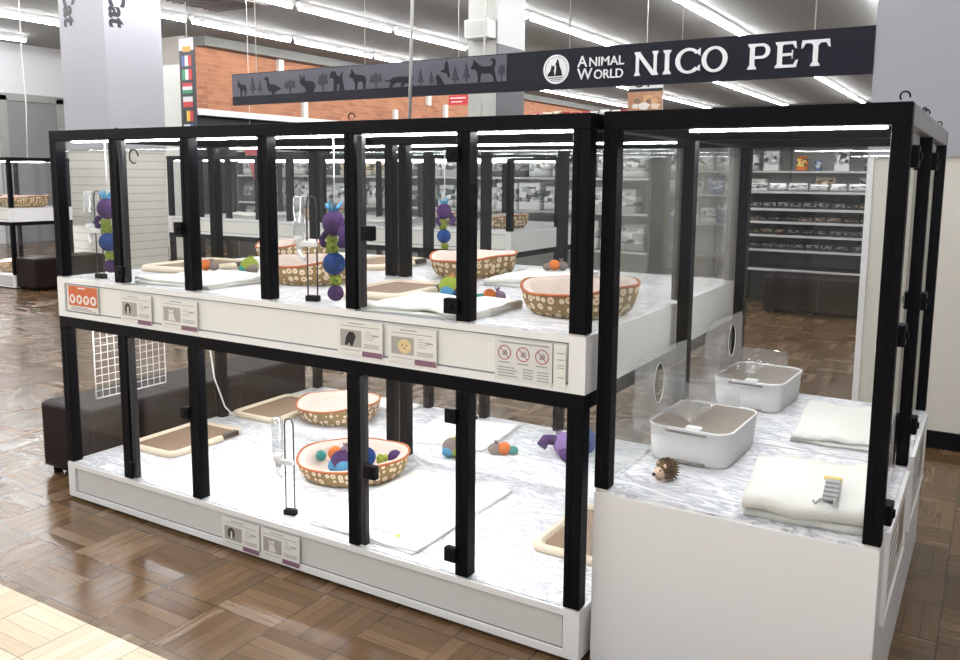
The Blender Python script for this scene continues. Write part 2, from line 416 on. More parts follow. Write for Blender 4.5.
# ------------------------------------------------------------------ ceiling tube lights
L0 = thing('ceiling_light', 'x', 'ceiling light', (0, 0, 0))
MB().box(-.055, -1.2, -.05, .055, 1.2, 0).box(-.03, -1.2, -.08, .03, 1.2, -.05).build('channel', CHAN, L0)
tb = MB()
for s in (-1,): tb.tube([(0, -1.17, -.105), (0, 1.17, -.105)], .026, 8)
tb.build('tube', TUBE, L0)
rows = [(-15.8, 'leftmost row over the left wall', -5.9, 9), (-13.4, 'row just before the brick wall', -5.9, 9), (-11.1, 'third row from the left', -5.9, 31), (-8.64, 'fourth row from the left', -5.9, 31),
        (-5.85, 'row crossing above the middle of the sign', -5.9, 31), (-3.25, 'row crossing above the right lettering', -5.9, 31), (-.7, 'row nearest the right column', -5.9, 31), (1.9, 'row beyond the right column', -5.9, 12)]
first = True
for rx_, nm, ya, yb in rows:
    y = ya
    while y < yb:
        lab = 'white tube light on the ceiling, ' + nm
        if first:
            L0.location = (rx_, y, 4.2); L0['label'] = lab; L0['group'] = 'ceiling tube lights, ' + nm; first = False
        else: dup(L0, (rx_, y, 4.2), 0, lab, 'ceiling tube lights, ' + nm)
        y += 2.52

# ------------------------------------------------------------------ cages
def post_mb(x, y, z0, z1, w=.045, dpt=.05):
    m = MB().box(x-w/2, y-dpt/2, z0, x+w/2, y+dpt/2, z1, .002, 1)
    m.box(x-w/2+.012, y-dpt/2-.0015, z0+.01, x-w/2+.02, y-dpt/2+.002, z1)    # profile rib
    return m
def island(name, label, x0, x1, y0, y1, fronts, mids, backs, ends, glass, zs=(0, .176, .82, .869, 1.045, 1.655, 1.70), group=None):
    zb0, zb1, zr0, zs0, zs1, zt0, zt1 = zs
    r = thing(name, label, 'cage', (x0, y0, 0), 0, group)
    W, D = x1-x0, y1-y0
    # base tray with face frame
    m = MB().box(.012, .014, .014, W-.012, D-.012, zb1-.006)
    m.build('base', WHITE, r)
    def face(z0, z1, nm):
        f = MB()
        f.box(0, 0, z0, .05, .012, z1); f.box(W-.055, 0, z0, W, .012, z1); f.box(.05, 0, z1-.022, W-.055, .012, z1); f.box(.05, 0, z0, W-.055, .012, z0+.024)
        f.box(W-.012, .012, z0, W, D, z1); f.box(0, .012, z0, .012, D, z1); f.box(.012, D-.012, z0, W-.012, D, z1)
        f.build(nm, FRAMEW, r)
    face(.014, zb1, 'base_frame'); face(zs0, zs1, 'shelf_frame')
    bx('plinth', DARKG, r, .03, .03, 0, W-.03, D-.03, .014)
    shade_m = mat('recess_shade_grey', (.20, .20, .21), .5)  # recess shadow round each panel, painted as a dark grey edge strip
    bx('panel_recess_shade', shade_m, r, .048, .0085, .034, W-.053, .0135, zb1-.018); bx('panel_recess_shade', shade_m, r, .048, .0085, zs0+.022, W-.053, .0135, zs1-.018)
    bx('base_panel', WHITE2, r, .056, .0075, .044, W-.061, .014, zb1-.028)
    bx('shelf_panel', mat('offwhite_panel', (.75, .75, .72), .5), r, .056, .0075, zs0+.030, W-.061, .014, zs1-.027)
    MB().box(.012, .014, zs0, W-.012, D-.012, zs1-.006).build('shelf', WHITE, r)
    bx('floor_sheet', MARBLE, r, .014, .016, zb1-.006, W-.014, D-.014, zb1)
    bx('floor_sheet', MARBLE, r, .014, .016, zs1-.006, W-.014, D-.014, zs1)
    # rails
    for z0, z1 in ((zr0, zs0), (zt0, zt1)):
        bx('rail', BLACK, r, 0, 0, z0, W, .045, z1, .002); bx('rail', BLACK, r, 0, D-.045, z0, W, D, z1, .002)
        bx('rail', BLACK, r, 0, .045, z0, .045, D-.045, z1, .002); bx('rail', BLACK, r, W-.045, .045, z0, W, D-.045, z1, .002)
        bx('rail', BLACK, r, .045, D*.54-.02, z0, W-.045, D*.54+.02, z1)
    bx('top_panel', BLACKP, r, .045, .045, zt1-.012, W-.045, D-.045, zt1-.002)
    for (za, zb_) in ((zb1, zr0), (zs1, zt0)):
        fr = [q for q in fronts if not (za == zb1 and q[1] > .07)]
        fr = [(q[0]-.006, .05) if abs(q[1]-.0701) < 1e-6 else q for q in fr]
        for px, pw in fr: post_mb(px-x0, .025, za+.006, zb_, pw).build('post', BLACK, r)
        for px, py in mids: post_mb(px-x0, py-y0, za, zb_).build('post', BLACK, r)
        for px in backs: post_mb(px-x0, D-.025, za, zb_).build('post', BLACK, r)
        for px, pw in fr: bx('post_foot', SILVER, r, px-x0-pw/2+.004, .003, za, px-x0+pw/2-.004, .045, za+.008)
        bx('glass_pane', glass, r, .04, .022, za+.002, W-.04, .027, zb_)
        bx('glass_pane', glass, r, .04, D-.027, za, W-.04, D-.022, zb_)
        bx('glass_pane', glass, r, .018, .05, za, .023, D-.05, zb_)
        bx('glass_pane', glass, r, W-.023, .05, za, W-.018, D-.05, zb_)
        bx('glass_pane', glass, r, .045, D*.54-.003, za, W-.045, D*.54+.002, zb_)
    for z in (zs0-.002-.0, zt0+.03):
        pass
    lu, ll = (LED, LEDL) if glass is GLASS else (LEDF, LEDF)
    bx('led_strip', lu, r, .08, .055, zt0-.006, W-.08, .073, zt0-.001)
    bx('led_strip', lu, r, .08, D*.54+.05, zt0-.006, W-.08, D*.54+.073, zt0-.001)
    bx('led_strip', ll, r, .08, .10, zs0-.014, W-.08, .16, zs0-.002)
    bx('led_strip', ll, r, .08, D*.54+.08, zs0-.014, W-.08, D*.54+.14, zs0-.002)
    return r
XL, YD = -2.62, 1.71
FR = [(-2.5975, .045), (-2.18, .05), (-1.735, .05), (-1.305, .0701), (-.90, .045), (-.435, .05), (-.03, .055)]
cage = island('display_cage', 'two-tier black framed glass pet cage on white base, left of photo centre', XL, 0, 0, YD,
              FR, [(-2.595, .91), (-1.425, .93), (-1.345, .93), (-.027, .93)], [-2.595, -1.74, -1.36, -.90, -.03], None, GLASS)
# door stiles and latches of the near cage (local x = world - XL)
for x, zz0, zz1 in ((-2.122, 1.05, 1.655), (-.848, 1.05, 1.655), (-2.122, .182, .82), (-.848, .182, .82)):
    MB().box(x-XL-.011, -.004, zz0+.012, x-XL+.009, .02, zz1-.006, .002, 1).box(x-XL-.004, -.0055, zz0+.03, x-XL+.001, -.003, zz1-.02).build('door_stile', mat('grey_door_stile', (.022, .022, .025), .4, .2), cage)
for x, z, w in ((-.468, 1.585, .045), (-.472, 1.10, .055), (-1.772, 1.30, .045), (-.815, 1.32, .05), (-2.15, 1.10, .045), (-1.775, .545, .045), (-.472, .735, .045), (-.472, .255, .045), (-.815, .475, .055), (-2.15, .24, .045)):
    MB().box(x-XL-w/2, -.016, z-.025, x-XL+w/2, .012, z+.025, .004).box(x-XL-.008, -.022, z-.008, x-XL+.008, -.016, z+.008, .002).build('latch', BLACKP, cage)

# cage further back behind the middle, and the one far left
island('display_cage', 'two-tier glass pet cage standing further back behind the near cage', -6.8, -2.47, 3.95, 5.66,
       [(-6.77, .05), (-6.3, .05), (-5.87, .05), (-5.44, .05), (-5.0, .07), (-4.57, .05), (-4.14, .05), (-3.72, .05), (-3.3, .05), (-2.9, .05), (-2.5, .05)],
       [(-6.77, 4.88), (-4.6, 4.88), (-2.5, 4.88)], [-6.77, -5.6, -4.6, -3.5, -2.5], None, GLASSB)
island('display_cage', 'glass pet cage with white shelf far away at the left edge', -12.4, -9.85, 3.95, 4.8,
       [(-12.37, .05), (-11.6, .05), (-10.7, .05), (-9.88, .05)], [], [-12.37, -11.1, -9.88], None, GLASSB)

# right single-tier cage on tall white box
RX0, RX1, RY0, RY1, RZ = .018, .8216, .0465, 1.625, .566
rc = thing('display_cage', 'glass pet cage on a tall white box, at the right of the photo', 'cage', (RX0, RY0, 0))
RW, RD = RX1-RX0, RY1-RY0
MB().box(0, 0, 0, RW, RD, RZ-.006, .003).build('box_base', WHITE, rc)
bx('floor_sheet', MARBLE, rc, .004, .004, RZ-.006, RW-.004, RD-.004, RZ)
bx('floor_seam', SILVER, rc, .03, .735, RZ, RW-.03, .741, RZ+.002)
for zz in (1.65,):
    bx('rail', BLACK, rc, 0, 0, zz, RW, .045, 1.705, .002); bx('rail', BLACK, rc, 0, RD-.045, zz, RW, RD, 1.705, .002)
    bx('rail', BLACK, rc, 0, .045, zz, .045, RD-.045, 1.705, .002)
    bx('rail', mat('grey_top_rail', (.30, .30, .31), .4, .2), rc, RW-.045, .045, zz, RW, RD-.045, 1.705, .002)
    bx('rail', BLACK, rc, .045, .735, zz, RW-.045, .775, 1.705)
bx('top_panel', BLACKP, rc, .045, .045, 1.69, RW-.045, RD-.045, 1.70)
for (px, py, w) in ((.0225, .025, .045), (RW-.0225, .025, .045), (.0225, .755, .045), (RW-.0225, .755, .045), (.0225, RD-.025, .045), (RW-.0225, RD-.025, .045)):
    post_mb(px, py, RZ+.006, 1.652, w).build('post', BLACK, rc)
    bx('post_foot', SILVER, rc, px-.018, py-.022, RZ, px+.018, py+.022, RZ+.008)
bx('glass_pane', GLASS, rc, .04, .022, RZ+.002, RW-.04, .027, 1.652); bx('glass_pane', GLASS, rc, .04, RD-.027, RZ, RW-.04, RD-.022, 1.652)
bx('glass_pane', GLASS, rc, .018, .05, RZ, .023, RD-.05, 1.652); bx('glass_pane', GLASS, rc, RW-.023, .05, RZ, RW-.018, RD-.05, 1.652)
bx('led_strip', LEDR, rc, .24, .05, 1.6445, RW-.06, .062, 1.648); bx('led_strip', LEDR, rc, .08, .79, 1.652, RW-.06, .813, 1.657)
for y, z in ((.085, 1.575), (.80, 1.575), (.085, 1.12), (.80, 1.12), (.085, .64), (.80, .70)):
    MB().box(RW-.01, y-.03, z-.028, RW+.016, y+.03, z+.028, .004).box(RW+.016, y-.01, z-.01, RW+.022, y+.01, z+.01, .002).build('latch', BLACKP, rc)
# acrylic sign holders on the right side of the box
for i, (ya, yb, lab) in enumerate(((.12, .70, 'white sign holder on the right box side, nearest the camera'), (.86, 1.50, 'white sign holder on the right box side, farther back'))):
    h = thing('sign_holder', lab, 'sign holder', (RX1, RY0+ya, .30), 0, None)
    l = yb-ya
    MB().box(0, 0, 0, .012, l, .012).box(0, 0, .012, .012, .012, .27).box(0, l-.012, .012, .012, l, .27).box(0, .012, .258, .012, l-.012, .27).build('frame', FRAMEW, h)
    bx('card', PAPER, h, .0005, .012, .012, .006, l-.012, .258)
    p = MB().use(PAPERL)
    for k in range(5): p.box(.006, .06, .05+k*.035, .0068, l*.5+.1*((k*7) % 3), .062+k*.035)
    p.use(mat('card_photo', (.35, .30, .25), .6)).box(.006, l-.22, .06, .0068, l-.06, .20)
    p.build('print', None, h)

# S-hooks hanging on the top rails
def hook(loc, rot, label):
    m = MB()
    pts = [(.018*math.cos(a), 0, .022+.018*math.sin(a)) for a in [PI*1.25 - k*PI/9*1.0 for k in range(13)]]
    pts = [(q[0]*.65, q[1], q[2]*.65) for q in pts]; m.tube(pts, .0024, 6)
    o = m.build('rail_hook', BLACKP, None, loc, rot); return tag(o, label, 'hook', 'black hooks on the top rails')
hook((.80, .072, 1.705), .4, 'black hook on top of the front right corner of right cage')
hook((.805, .62, 1.705), 1.2, 'black hook on the right top rail before the middle post')
hook((.805, .70, 1.705), .8, 'black hook on the right top rail, just behind another hook')
hook((.805, 1.35, 1.705), .9, 'black hook on the right top rail near its far end')
hook((-.90, .02, 1.70), .3, 'black hook on the top rail of the left cage, beside centre')
hook((-2.56, .3, 1.70), .3, 'small black hook on the far left top rail corner')
tag(MB().tube([(.028*math.cos(2*PI*k/16), 0, .028*math.sin(2*PI*k/16)) for k in range(14)], .003, 6).build('ring_hook', BLACKP, None, (-2.06, .015, 1.585), 0), 'open black ring hook inside the upper left glass', 'hook')

# ------------------------------------------------------------------ cards on the faces
def card(x0, x1, z0, z1, label, pic, band=True, group='pet information cards'):
    r = thing('pet_card', label, 'card', ((x0+x1)/2, -.0005, z0), 0, group)
    w, h = (x1-x0), z1-z0
    bx('sheet', PAPER, r, -w/2, -.003, 0, w/2, 0, h)
    t = MB().use(PAPERL)
    t.box(-w*.25, -.0036, h*.90, w*.1, -.0029, h*.93); t.box(-w*.42, -.0036, h*.82, w*.42, -.0029, h*.84)
    for k in range(4): t.box(w*.12, -.0036, h*(.70-.07*k), w*(.24+.05*((k*3) % 4)), -.0029, h*(.715-.07*k))
    t.box(w*.28, -.0036, h*.60, w*.43, -.0029, h*.635)
    for k in range(3): t.box(w*.1, -.0036, h*(.34-.045*k), w*.43, -.0029, h*(.36-.045*k))
    t.box(-w*.4, -.0036, h*.13, w*.02, -.0029, h*.15)
    t.build('print', None, r)
    bx('photo_print', mat('photo_bg', (.36, .34, .31), .6), r, -w*.43, -.0037, h*.24, w*.04, -.0029, h*.72)
    p = MB(); cx = -w*.2
    if pic == 'black':
        p.use(mat('pet_black', (.012, .011, .012), .6)).prism([(cx-w*.13, h*.27), (cx-w*.10, h*.5), (cx-w*.03, h*.66), (cx+w*.07, h*.66), (cx+w*.12, h*.55), (cx+w*.08, h*.4), (cx+w*.05, h*.26), (cx, h*.26), (cx-w*.02, h*.36), (cx-w*.08, h*.27)], -.0042, -.0036)
    elif pic == 'cream':
        p.use(mat('pet_cream', (.66, .52, .27), .6)).prism([(cx+w*.05+w*.14*math.cos(a), h*.47+h*.2*math.sin(a)) for a in [k*PI/8 for k in range(16)]], -.0042, -.0036)
        p.use(BLACKT)
        for ex in (-.01, .08): p.box(cx+w*(ex), -.0045, h*.48, cx+w*(ex+.025), -.004, h*.52)
        p.box(cx+w*.03, -.0045, h*.40, cx+w*.06, -.004, h*.43)
    elif pic == 'white':
        p.use(mat('pet_white', (.68, .66, .62), .6)).prism([(cx-w*.1, h*.27), (cx-w*.07, h*.5), (cx-w*.09, h*.66), (cx-w*.02, h*.6), (cx+w*.05, h*.67), (cx+w*.05, h*.5), (cx+w*.1, h*.27)], -.0042, -.0036)
        p.use(BLACKT).box(cx-w*.035, -.0045, h*.52, cx-w*.01, -.004, h*.55).box(cx+w*.015, -.0045, h*.52, cx+w*.035, -.004, h*.55)
    else:
        p.use(mat('pet_dark', (.05, .04, .035), .6)).prism([(cx-.01+w*.10*math.cos(a), h*.48+h*.2*math.sin(a)) for a in [k*PI/7 for k in range(14)]], -.0042, -.0036)
        p.use(mat('pet_white', (.68, .66, .62), .6)).prism([(cx-.01-w*.02, h*.3), (cx-.01-w*.01, h*.55), (cx-.01+w*.03, h*.55), (cx-.01+w*.03, h*.3)], -.0045, -.004)
    p.build('pet_picture', None, r)
    if band: bx('price_band', PURP, r, w*.06, -.0042, h*.0, w*.49, -.0028, h*.15)
    return r
card(-2.17, -1.968, .885, 1.008, 'pet card with dark narrow animal photo, beside the orange notice', 'dark')
card(-1.905, -1.688, .888, 1.010, 'pet card with grey and white animal photo, upper shelf left half', 'white')
card(-.958, -.757, .889, 1.013, 'pet card with a black animal photo on the upper shelf edge', 'black')
card(-.732, -.533, .887, 1.011, 'pet card with a round cream face photo on the upper shelf', 'cream')
card(-1.585, -1.376, .022, .142, 'pet card with dark animal photo on the floor-level base panel', 'dark')
card(-1.367, -1.163, .024, .145, 'pet card with white animal photo on the floor-level base panel', 'white')
# orange notice
r = thing('orange_notice', 'orange notice card with four white round icons, far left shelf edge', 'notice', (-2.43, -.0005, .90))
bx('sheet', PAPER, r, -.105, -.003, 0, .105, 0, .115)
bx('orange_field', CORANGE, r, -.103, -.0036, .026, .103, -.0028, .115)
p = MB().use(PAPER)
for k in range(4):
    p.prism([(-.075+k*.05+.021*math.cos(a), .056+.021*math.sin(a)) for a in [q*PI/8 for q in range(16)]], -.0042, -.0034)
p.box(-.035, -.0042, .104, .02, -.0034, .109)
p.use(CORANGE)
for k in range(4): p.prism([(-.083+k*.05, .066), (-.067+k*.05, .066), (-.067+k*.05, .056), (-.075+k*.05, .043), (-.083+k*.05, .056)], -.0048, -.004)
p.build('icons', None, r)
p = MB().use(PAPERL)
for k in range(3): p.box(-.09, -.0036, .006+k*.006, .09-.03*k, -.0028, .009+k*.006)
p.build('print', None, r)
# notice with three prohibition signs
r = thing('warning_notice', 'white notice with three red prohibition circles at the shelf corner', 'notice', (-.209, -.0005, .882))
bx('sheet', mat('grey_paper', (.66, .66, .64), .6), r, -.101, -.003, 0, .101, 0, .132)
p = MB().use(PAPERL)
p.box(-.085, -.0036, .119, .09, -.0028, .124)
for k in range(3):
    cx = -.066+k*.066
    p.prism([(cx-.01, .080), (cx-.004, .094), (cx+.008, .098), (cx+.012, .086), (cx+.004, .078)], -.0036, -.0028)
    p.box(cx-.02, -.0036, .055, cx+.02, -.0028, .059)
for k in range(4): p.box(-.09, -.0036, .012+k*.009, -.02-.01*(k % 2), -.0028, .016+k*.009)
for k in range(4): p.box(.0, -.0036, .012+k*.009, .035, -.0028, .016+k*.009)
for k in range(4): p.box(.05, -.0036, .010+k*.009, .09, -.0028, .013+k*.009)
p.build('print', None, r)
p = MB().use(mat('muted_red', (.42, .10, .10), .6))
for k in range(3):
    cx = -.066+k*.066
    p.tube([(cx+.022*math.cos(a), -.0035, .088+.022*math.sin(a)) for a in [q*PI/12 for q in range(24)]], .0016, 5, True)
    p.tube([(cx-.015, -.0035, .103), (cx+.015, -.0035, .073)], .0014, 5)
p.build('prohibition_circles', None, r)
r = thing('price_strip', 'narrow pale text strip beside the prohibition notice', 'notice', (-.085, -.0005, .882))
bx('sheet', mat('strip_paper', (.72, .72, .67), .6), r, -.018, -.003, 0, .022, 0, .132)
p = MB().use(PAPERL)
for z in (.03, .06, .068, .085, .105): bx('text_line', PAPERL, r, -.006, -.0036, z, .018, -.0028, z+.003)

# ------------------------------------------------------------------ pet beds
def pet_bed(loc, rot, label, rx=.205, ry=.185, h=.105, dip=.03):
    r = thing('pet_bed', label, 'pet bed', loc, rot, 'oval floral pet beds')
    N = 56
    def top(a): return h - dip*max(0, math.cos(a+PI*.8))**2 + .005*math.cos(2*a) + .003*math.sin(5*a)
    rows = []
    prof = [(.74, 0), (.82, .04), (.91, .25), (.97, .55), (1.0, .86), (1.0, 1.0)]
    for q, t in prof:
        rows.append([(rx*q*math.cos(2*PI*k/N), ry*q*math.sin(2*PI*k/N), t*top(2*PI*k/N)) for k in range(N)])
    m = MB(); vs = m.grid(rows, closed_v=True); m.cap(vs[0][::-1])
    m.build('outer_wall', FLORAL, r)
    MB().tube([(rx*1.0*math.cos(2*PI*k/N), ry*1.0*math.sin(2*PI*k/N), top(2*PI*k/N)+.002) for k in range(N)], .0055, 6, True).build('piping', ORANGE, r)
    rows = []
    for q, t, z0 in ((.99, 1.0, 0), (.93, 1.03, .004), (.84, .96, 0), (.74, .62, .004), (.66, .32, .01), (.5, .2, .018), (.25, .2, .022), (.05, .2, .022)):
        rows.append([(rx*q*math.cos(2*PI*k/N)*(1+.008*math.sin(9*2*PI*k/N)), ry*q*math.sin(2*PI*k/N), t*top(2*PI*k/N)+z0) for k in range(N)])
    m = MB(); vs = m.grid(rows, closed_v=True); m.cap(vs[-1])
    m.build('inner_cushion', PLUSH, r)
    return r
ZU, ZL = 1.045, .176
pet_bed((-.215, .42, ZU), .55, 'floral pet bed in the upper right corner, nearest to the right cage')
pet_bed((-1.10, 1.14, ZU), .5, 'floral pet bed in the upper back row, behind the towels')
pet_bed((-1.56, .53, ZU), .5, 'floral pet bed behind the hanging toy on the upper shelf')
pet_bed((-2.28, 1.17, ZU), .45, 'floral pet bed on the upper shelf, farthest back at left')
pet_bed((-2.03, 1.23, ZL), .5, 'empty floral pet bed on the lower floor beside a toilet tray', .23, .20)
pet_bed((-1.385, .585, ZL), .55, 'floral pet bed on the lower floor filled with knitted toys', .25, .215, .10, .03)

# ------------------------------------------------------------------ toilet trays
def rrect(w, d, r, n=6):
    P = []
    for cx, cy, a0 in ((w/2-r, d/2-r, 0), (-w/2+r, d/2-r, PI/2), (-w/2+r, -d/2+r, PI), (w/2-r, -d/2+r, 1.5*PI)):
        for k in range(n+1):
            a = a0+PI/2*k/n; P.append((cx+r*math.cos(a), cy+r*math.sin(a)))
    return P
def toilet_tray(loc, rot, label, w=.335, d=.475):
    r = thing('toilet_tray', label, 'toilet tray', loc, rot, 'flat toilet trays')
    m = MB(); rows = []
    for dw, z, rr in ((0, 0, .05), (.004, .012, .05), (-.004, .026, .05), (-.03, .030, .045), (-.052, .026, .035), (-.058, .012, .03)):
        rows.append([(x, y, z) for x, y in rrect(w+dw*1.0, d+dw, rr)])
    vs = m.grid(rows, closed_v=True); m.cap(vs[0][::-1]); m.cap(vs[-1])
    m.build('frame', CREAM, r)
    m = MB(); P = rrect(w-.075, d-.075, .028)
    A = [m.bm.verts.new((x, y, .012)) for x, y in P]; B = [m.bm.verts.new((x, y, .021)) for x, y in P]
    m._tag([m.bm.faces.new(B)]); n = len(P)
    m._tag([m.bm.faces.new((A[i], A[(i+1) % n], B[(i+1) % n], B[i])) for i in range(n)])
    m.build('mesh_pad', PADB, r)
    bx('clip', DKBROWN, r, w/2-.03, d*.18, .006, w/2+.003, d*.40, .031, .003)
    return r
toilet_tray((-2.41, .51, ZL), .03, 'cream toilet tray with brown pad, lower floor front left')
toilet_tray((-2.41, 1.18, ZL), .03, 'cream toilet tray with brown pad, lower floor back left')
toilet_tray((-.19, .545, ZL), 0, 'cream toilet tray partly behind the lower right post', .31, .46)
toilet_tray((-1.04, .45, ZU), .05, 'cream toilet tray on the upper shelf behind white towel', .30, .42)
toilet_tray((-2.40, .62, ZU), .08, 'cream toilet tray on the upper shelf at far left')
toilet_tray((-1.75, 1.25, ZU), .03, 'pale toilet tray in the back row of the upper shelf')

# ------------------------------------------------------------------ towels
def towel(name, loc, rot, label, w, d, t=.012, layers=3, m=TOWEL, wr=.006, seed=1, nx=34, cat='towel', group='white towels'):
    rnd = random.Random(seed); ph = [rnd.uniform(0, 6.28) for _ in range(8)]
    prof = []     # serpentine (y,z) centre line
    step = t*1.12
    for l in range(layers):
        ys = [-.5+k/10 for k in range(11)]
        if l % 2: ys = ys[::-1]
        for y in ys: prof.append((y*d*(1-.012*l), step*(l+.5), l))
        if l < layers-1:
            sgn = 1 if l % 2 == 0 else -1
            for a in (-.25*PI, 0, .25*PI): prof.append((sgn*(d*.5*(1-.012*l)+step*.5*math.cos(a)), step*(l+1)+step*.5*math.sin(a), l+.5))
    n = len(prof); rows = []
    for i in range(nx+1):
        x = (i/nx-.5)*w
        up, lo = [], []
        for k, (y, z, l) in enumerate(prof):
            a = prof[max(k-1, 0)]; b = prof[min(k+1, n-1)]
            ty, tz = b[0]-a[0], b[1]-a[1]; q = math.hypot(ty, tz) or 1; ny, nz = -tz/q, ty/q
            lift = wr*(.5+l/layers)*(math.sin(9*x/w+ph[0]+4*y/d)+.7*math.sin(17*x/w+ph[1]-7*y/d)+.6*math.sin(23*y/d+ph[2]+5*x/w))
            lift = max(lift, -.3*t) if l else 0
            xx = x*(1+.02*math.sin(7*y/d+ph[3]+l)); yy = y+.006*math.sin(5*x/w+ph[4]+l) + .004*math.sin(13*x/w+ph[5]-2*l)
            up.append((xx, yy+ny*t*.5, max(z+nz*t*.5+lift, .001))); lo.append((xx, yy-ny*t*.5, max(z-nz*t*.5+lift, .0005)))
        rows.append(up+lo[::-1])
    mb = MB(); vs = mb.grid(rows, closed_v=True)
    mb.cap(vs[0]); mb.cap(vs[-1][::-1])
    return tag(mb.build(name, m, None, loc, rot), label, cat, group)
towel('folded_towel', (.60, .305, RZ), .12, 'thick folded cream towel at the front of the right cage', .33, .41, .020, 3, wr=.004, seed=3)
towel('folded_towel', (.56, 1.14, RZ), .06, 'folded white towel in the back half of the right cage', .29, .52, .014, 2, wr=.004, seed=5)
towel('folded_towel', (-1.93, .28, ZU), .02, 'white towel on the upper shelf under an orange knitted toy', .44, .42, .012, 2, wr=.004, seed=8)
towel('folded_towel', (-.65, .21, ZU), .02, 'white towel on the upper shelf in front of the toilet tray', .44, .36, .012, 2, wr=.004, seed=9)
towel('folded_towel', (-.72, 1.12, ZU), .1, 'white towel in the upper back row beside the far bed', .36, .50, .014, 2, wr=.004, seed=10)
tw = towel('floor_cloth', (-.92, .41, ZL), .0, 'large thin white cloth spread on the lower cage floor', .50, .70, .006, 2, TOWELF, .002, 11, cat='cloth')
towel('floor_cloth', (-1.30, 1.36, ZL), .1, 'white cloth lying in the lower back row behind the posts', .46, .46, .006, 2, TOWELF, .003, 12, cat='cloth')
towel('floor_cloth', (-2.05, 1.58, ZL), .0, 'white cloth at the far back edge of the lower floor', .55, .18, .006, 2, TOWELF, .002, 13, cat='cloth')
# printed mark on the cloth
p = MB().use(PAPERL)
MX, MY = .01, -.285
for k, h in enumerate((.02, .012, 0, .018, .012, .012, .008)):
    if h: p.box(MX+k*.013, MY, .0185, MX+.008+k*.013, MY+h, .0192)
p.use(mat('yellow_print', (.75, .6, .08), .7)).prism([(MX+.115+.011*math.cos(q), .011*math.sin(q)) for q in [k*PI/6 for k in range(12)]], 0, .0006, lambda x, y, z: (x, MY+.005+z, .0185+y))
p.build('printed_mark', None, tw)

# ------------------------------------------------------------------ knitted toys
def toy(label, loc, pieces, rot=0.0, name='knitted_toy', group='knitted rope toys'):
    r = thing(name, label, 'toy', loc, rot, group)
    for pn, kind, c, rad, m, *rest in pieces:
        mb = MB()
        if kind == 'ball': mb.ball(c, rad, 12, rest[0] if rest else (1, 1, 1), .015)
        elif kind == 'knot':
            for k in range(3): mb.tube([(c[0]+rad*math.cos(a+k*2.1), c[1]+rad*math.sin(a+k*2.1)*.8, c[2]+rad*.75*math.sin(2*a+k)) for a in [q*2*PI/14 for q in range(14)]], rad*.42, 7, True)
        elif kind == 'tuft':
            for k in range(9):
                a = 2*PI*k/9; mb.tube([c, (c[0]+rad*.5*math.cos(a), c[1]+rad*.5*math.sin(a), c[2]+rad*.7), (c[0]+rad*math.cos(a)*.9, c[1]+rad*math.sin(a)*.9, c[2]+rad*(.9+.3*((k*5) % 3)))], [rad*.2, rad*.17, rad*.07], 6)
        elif kind == 'limb': mb.tube(c, rad, 8)
        mb.build(pn, m, r)
    return r
def orange_toy(loc, rot, label, a=YGR, b=YT):
    return toy(label, loc, [('body_ball', 'ball', (0, 0, .024), .026, YO), ('side_ball', 'ball', (.038, .004, .021), .022, a, (1.1, 1, 1)), ('side_knot', 'ball', (-.034, -.004, .016), .017, b, (1.3, 1, 1)), ('tuft', 'tuft', (.03, 0, .04), .012, a)], rot)
orange_toy((-2.10, .40, ZU+.028), .6, 'orange and grey knitted toy on the upper left towel')
orange_toy((-.60, .45, ZU+.001), .6, 'orange, teal and mauve knitted toy on the upper towel', YM)
orange_toy((-.76, 1.32, ZU+.032), .4, 'red-orange knitted toy on the far upper towel', YGR, YGR)
orange_toy((-.95, 1.19, ZL), 3.6, 'small orange knitted toy lying on the lower white floor', YGR, YT).scale = (1.25, 1.25, 1.25)
def ball_toy(loc, rot, label, cs, R=.04):
    return toy(label, loc, [('main_ball', 'ball', (0, 0, R), R, cs[0]), ('lower_ball', 'ball', (-R*.35, -R*.45, R*.66), R*.66, cs[1]), ('side_ball', 'ball', (R*.45, -R*.35, R*.72), R*.7, cs[2]), ('tuft', 'tuft', (R*.2, 0, R*1.7), R*.35, cs[3])], rot)
ball_toy((-1.95, .53, ZU+.002), .3, 'lime green and brown knitted ball on the upper shelf', (YG, YT, YGR, YG), .043)
ball_toy((-.78, .45, ZU+.001), .9, 'blue and lime knitted ball beside an upper post', (YG, YLB, YB, YO), .043)
ball_toy((-1.15, 1.03, ZL+.001), .6, 'grey, blue and lime knitted ball beside the filled bed', (YGR, YLB, YG, YG), .045)
toy('purple and blue knitted animal toy on the lower right floor', (-.69, 1.33, ZL), [('body', 'ball', (0, 0, .037), .038, YLP), ('head_ball', 'ball', (.062, .02, .042), .04, YB), ('arm', 'limb', [(-.03, 0, .05), (-.06, -.01, .055), (-.075, -.02, .035)], .017, YP), ('leg', 'limb', [(-.01, -.03, .02), (.0, -.06, .016), (.01, -.075, .014)], .014, YP), ('knot', 'knot', (.03, -.02, .065), .013, YG), ('tuft', 'tuft', (-.02, .01, .06), .014, YM)], .5).scale = (1.55, 1.55, 1.55)
toy('mauve knitted ball at the lower right glass', (-.075, 1.05, ZL+.002), [('main_ball', 'ball', (0, 0, .03), .03, YLP), ('knot', 'knot', (0, .03, .014), .011, YP)])
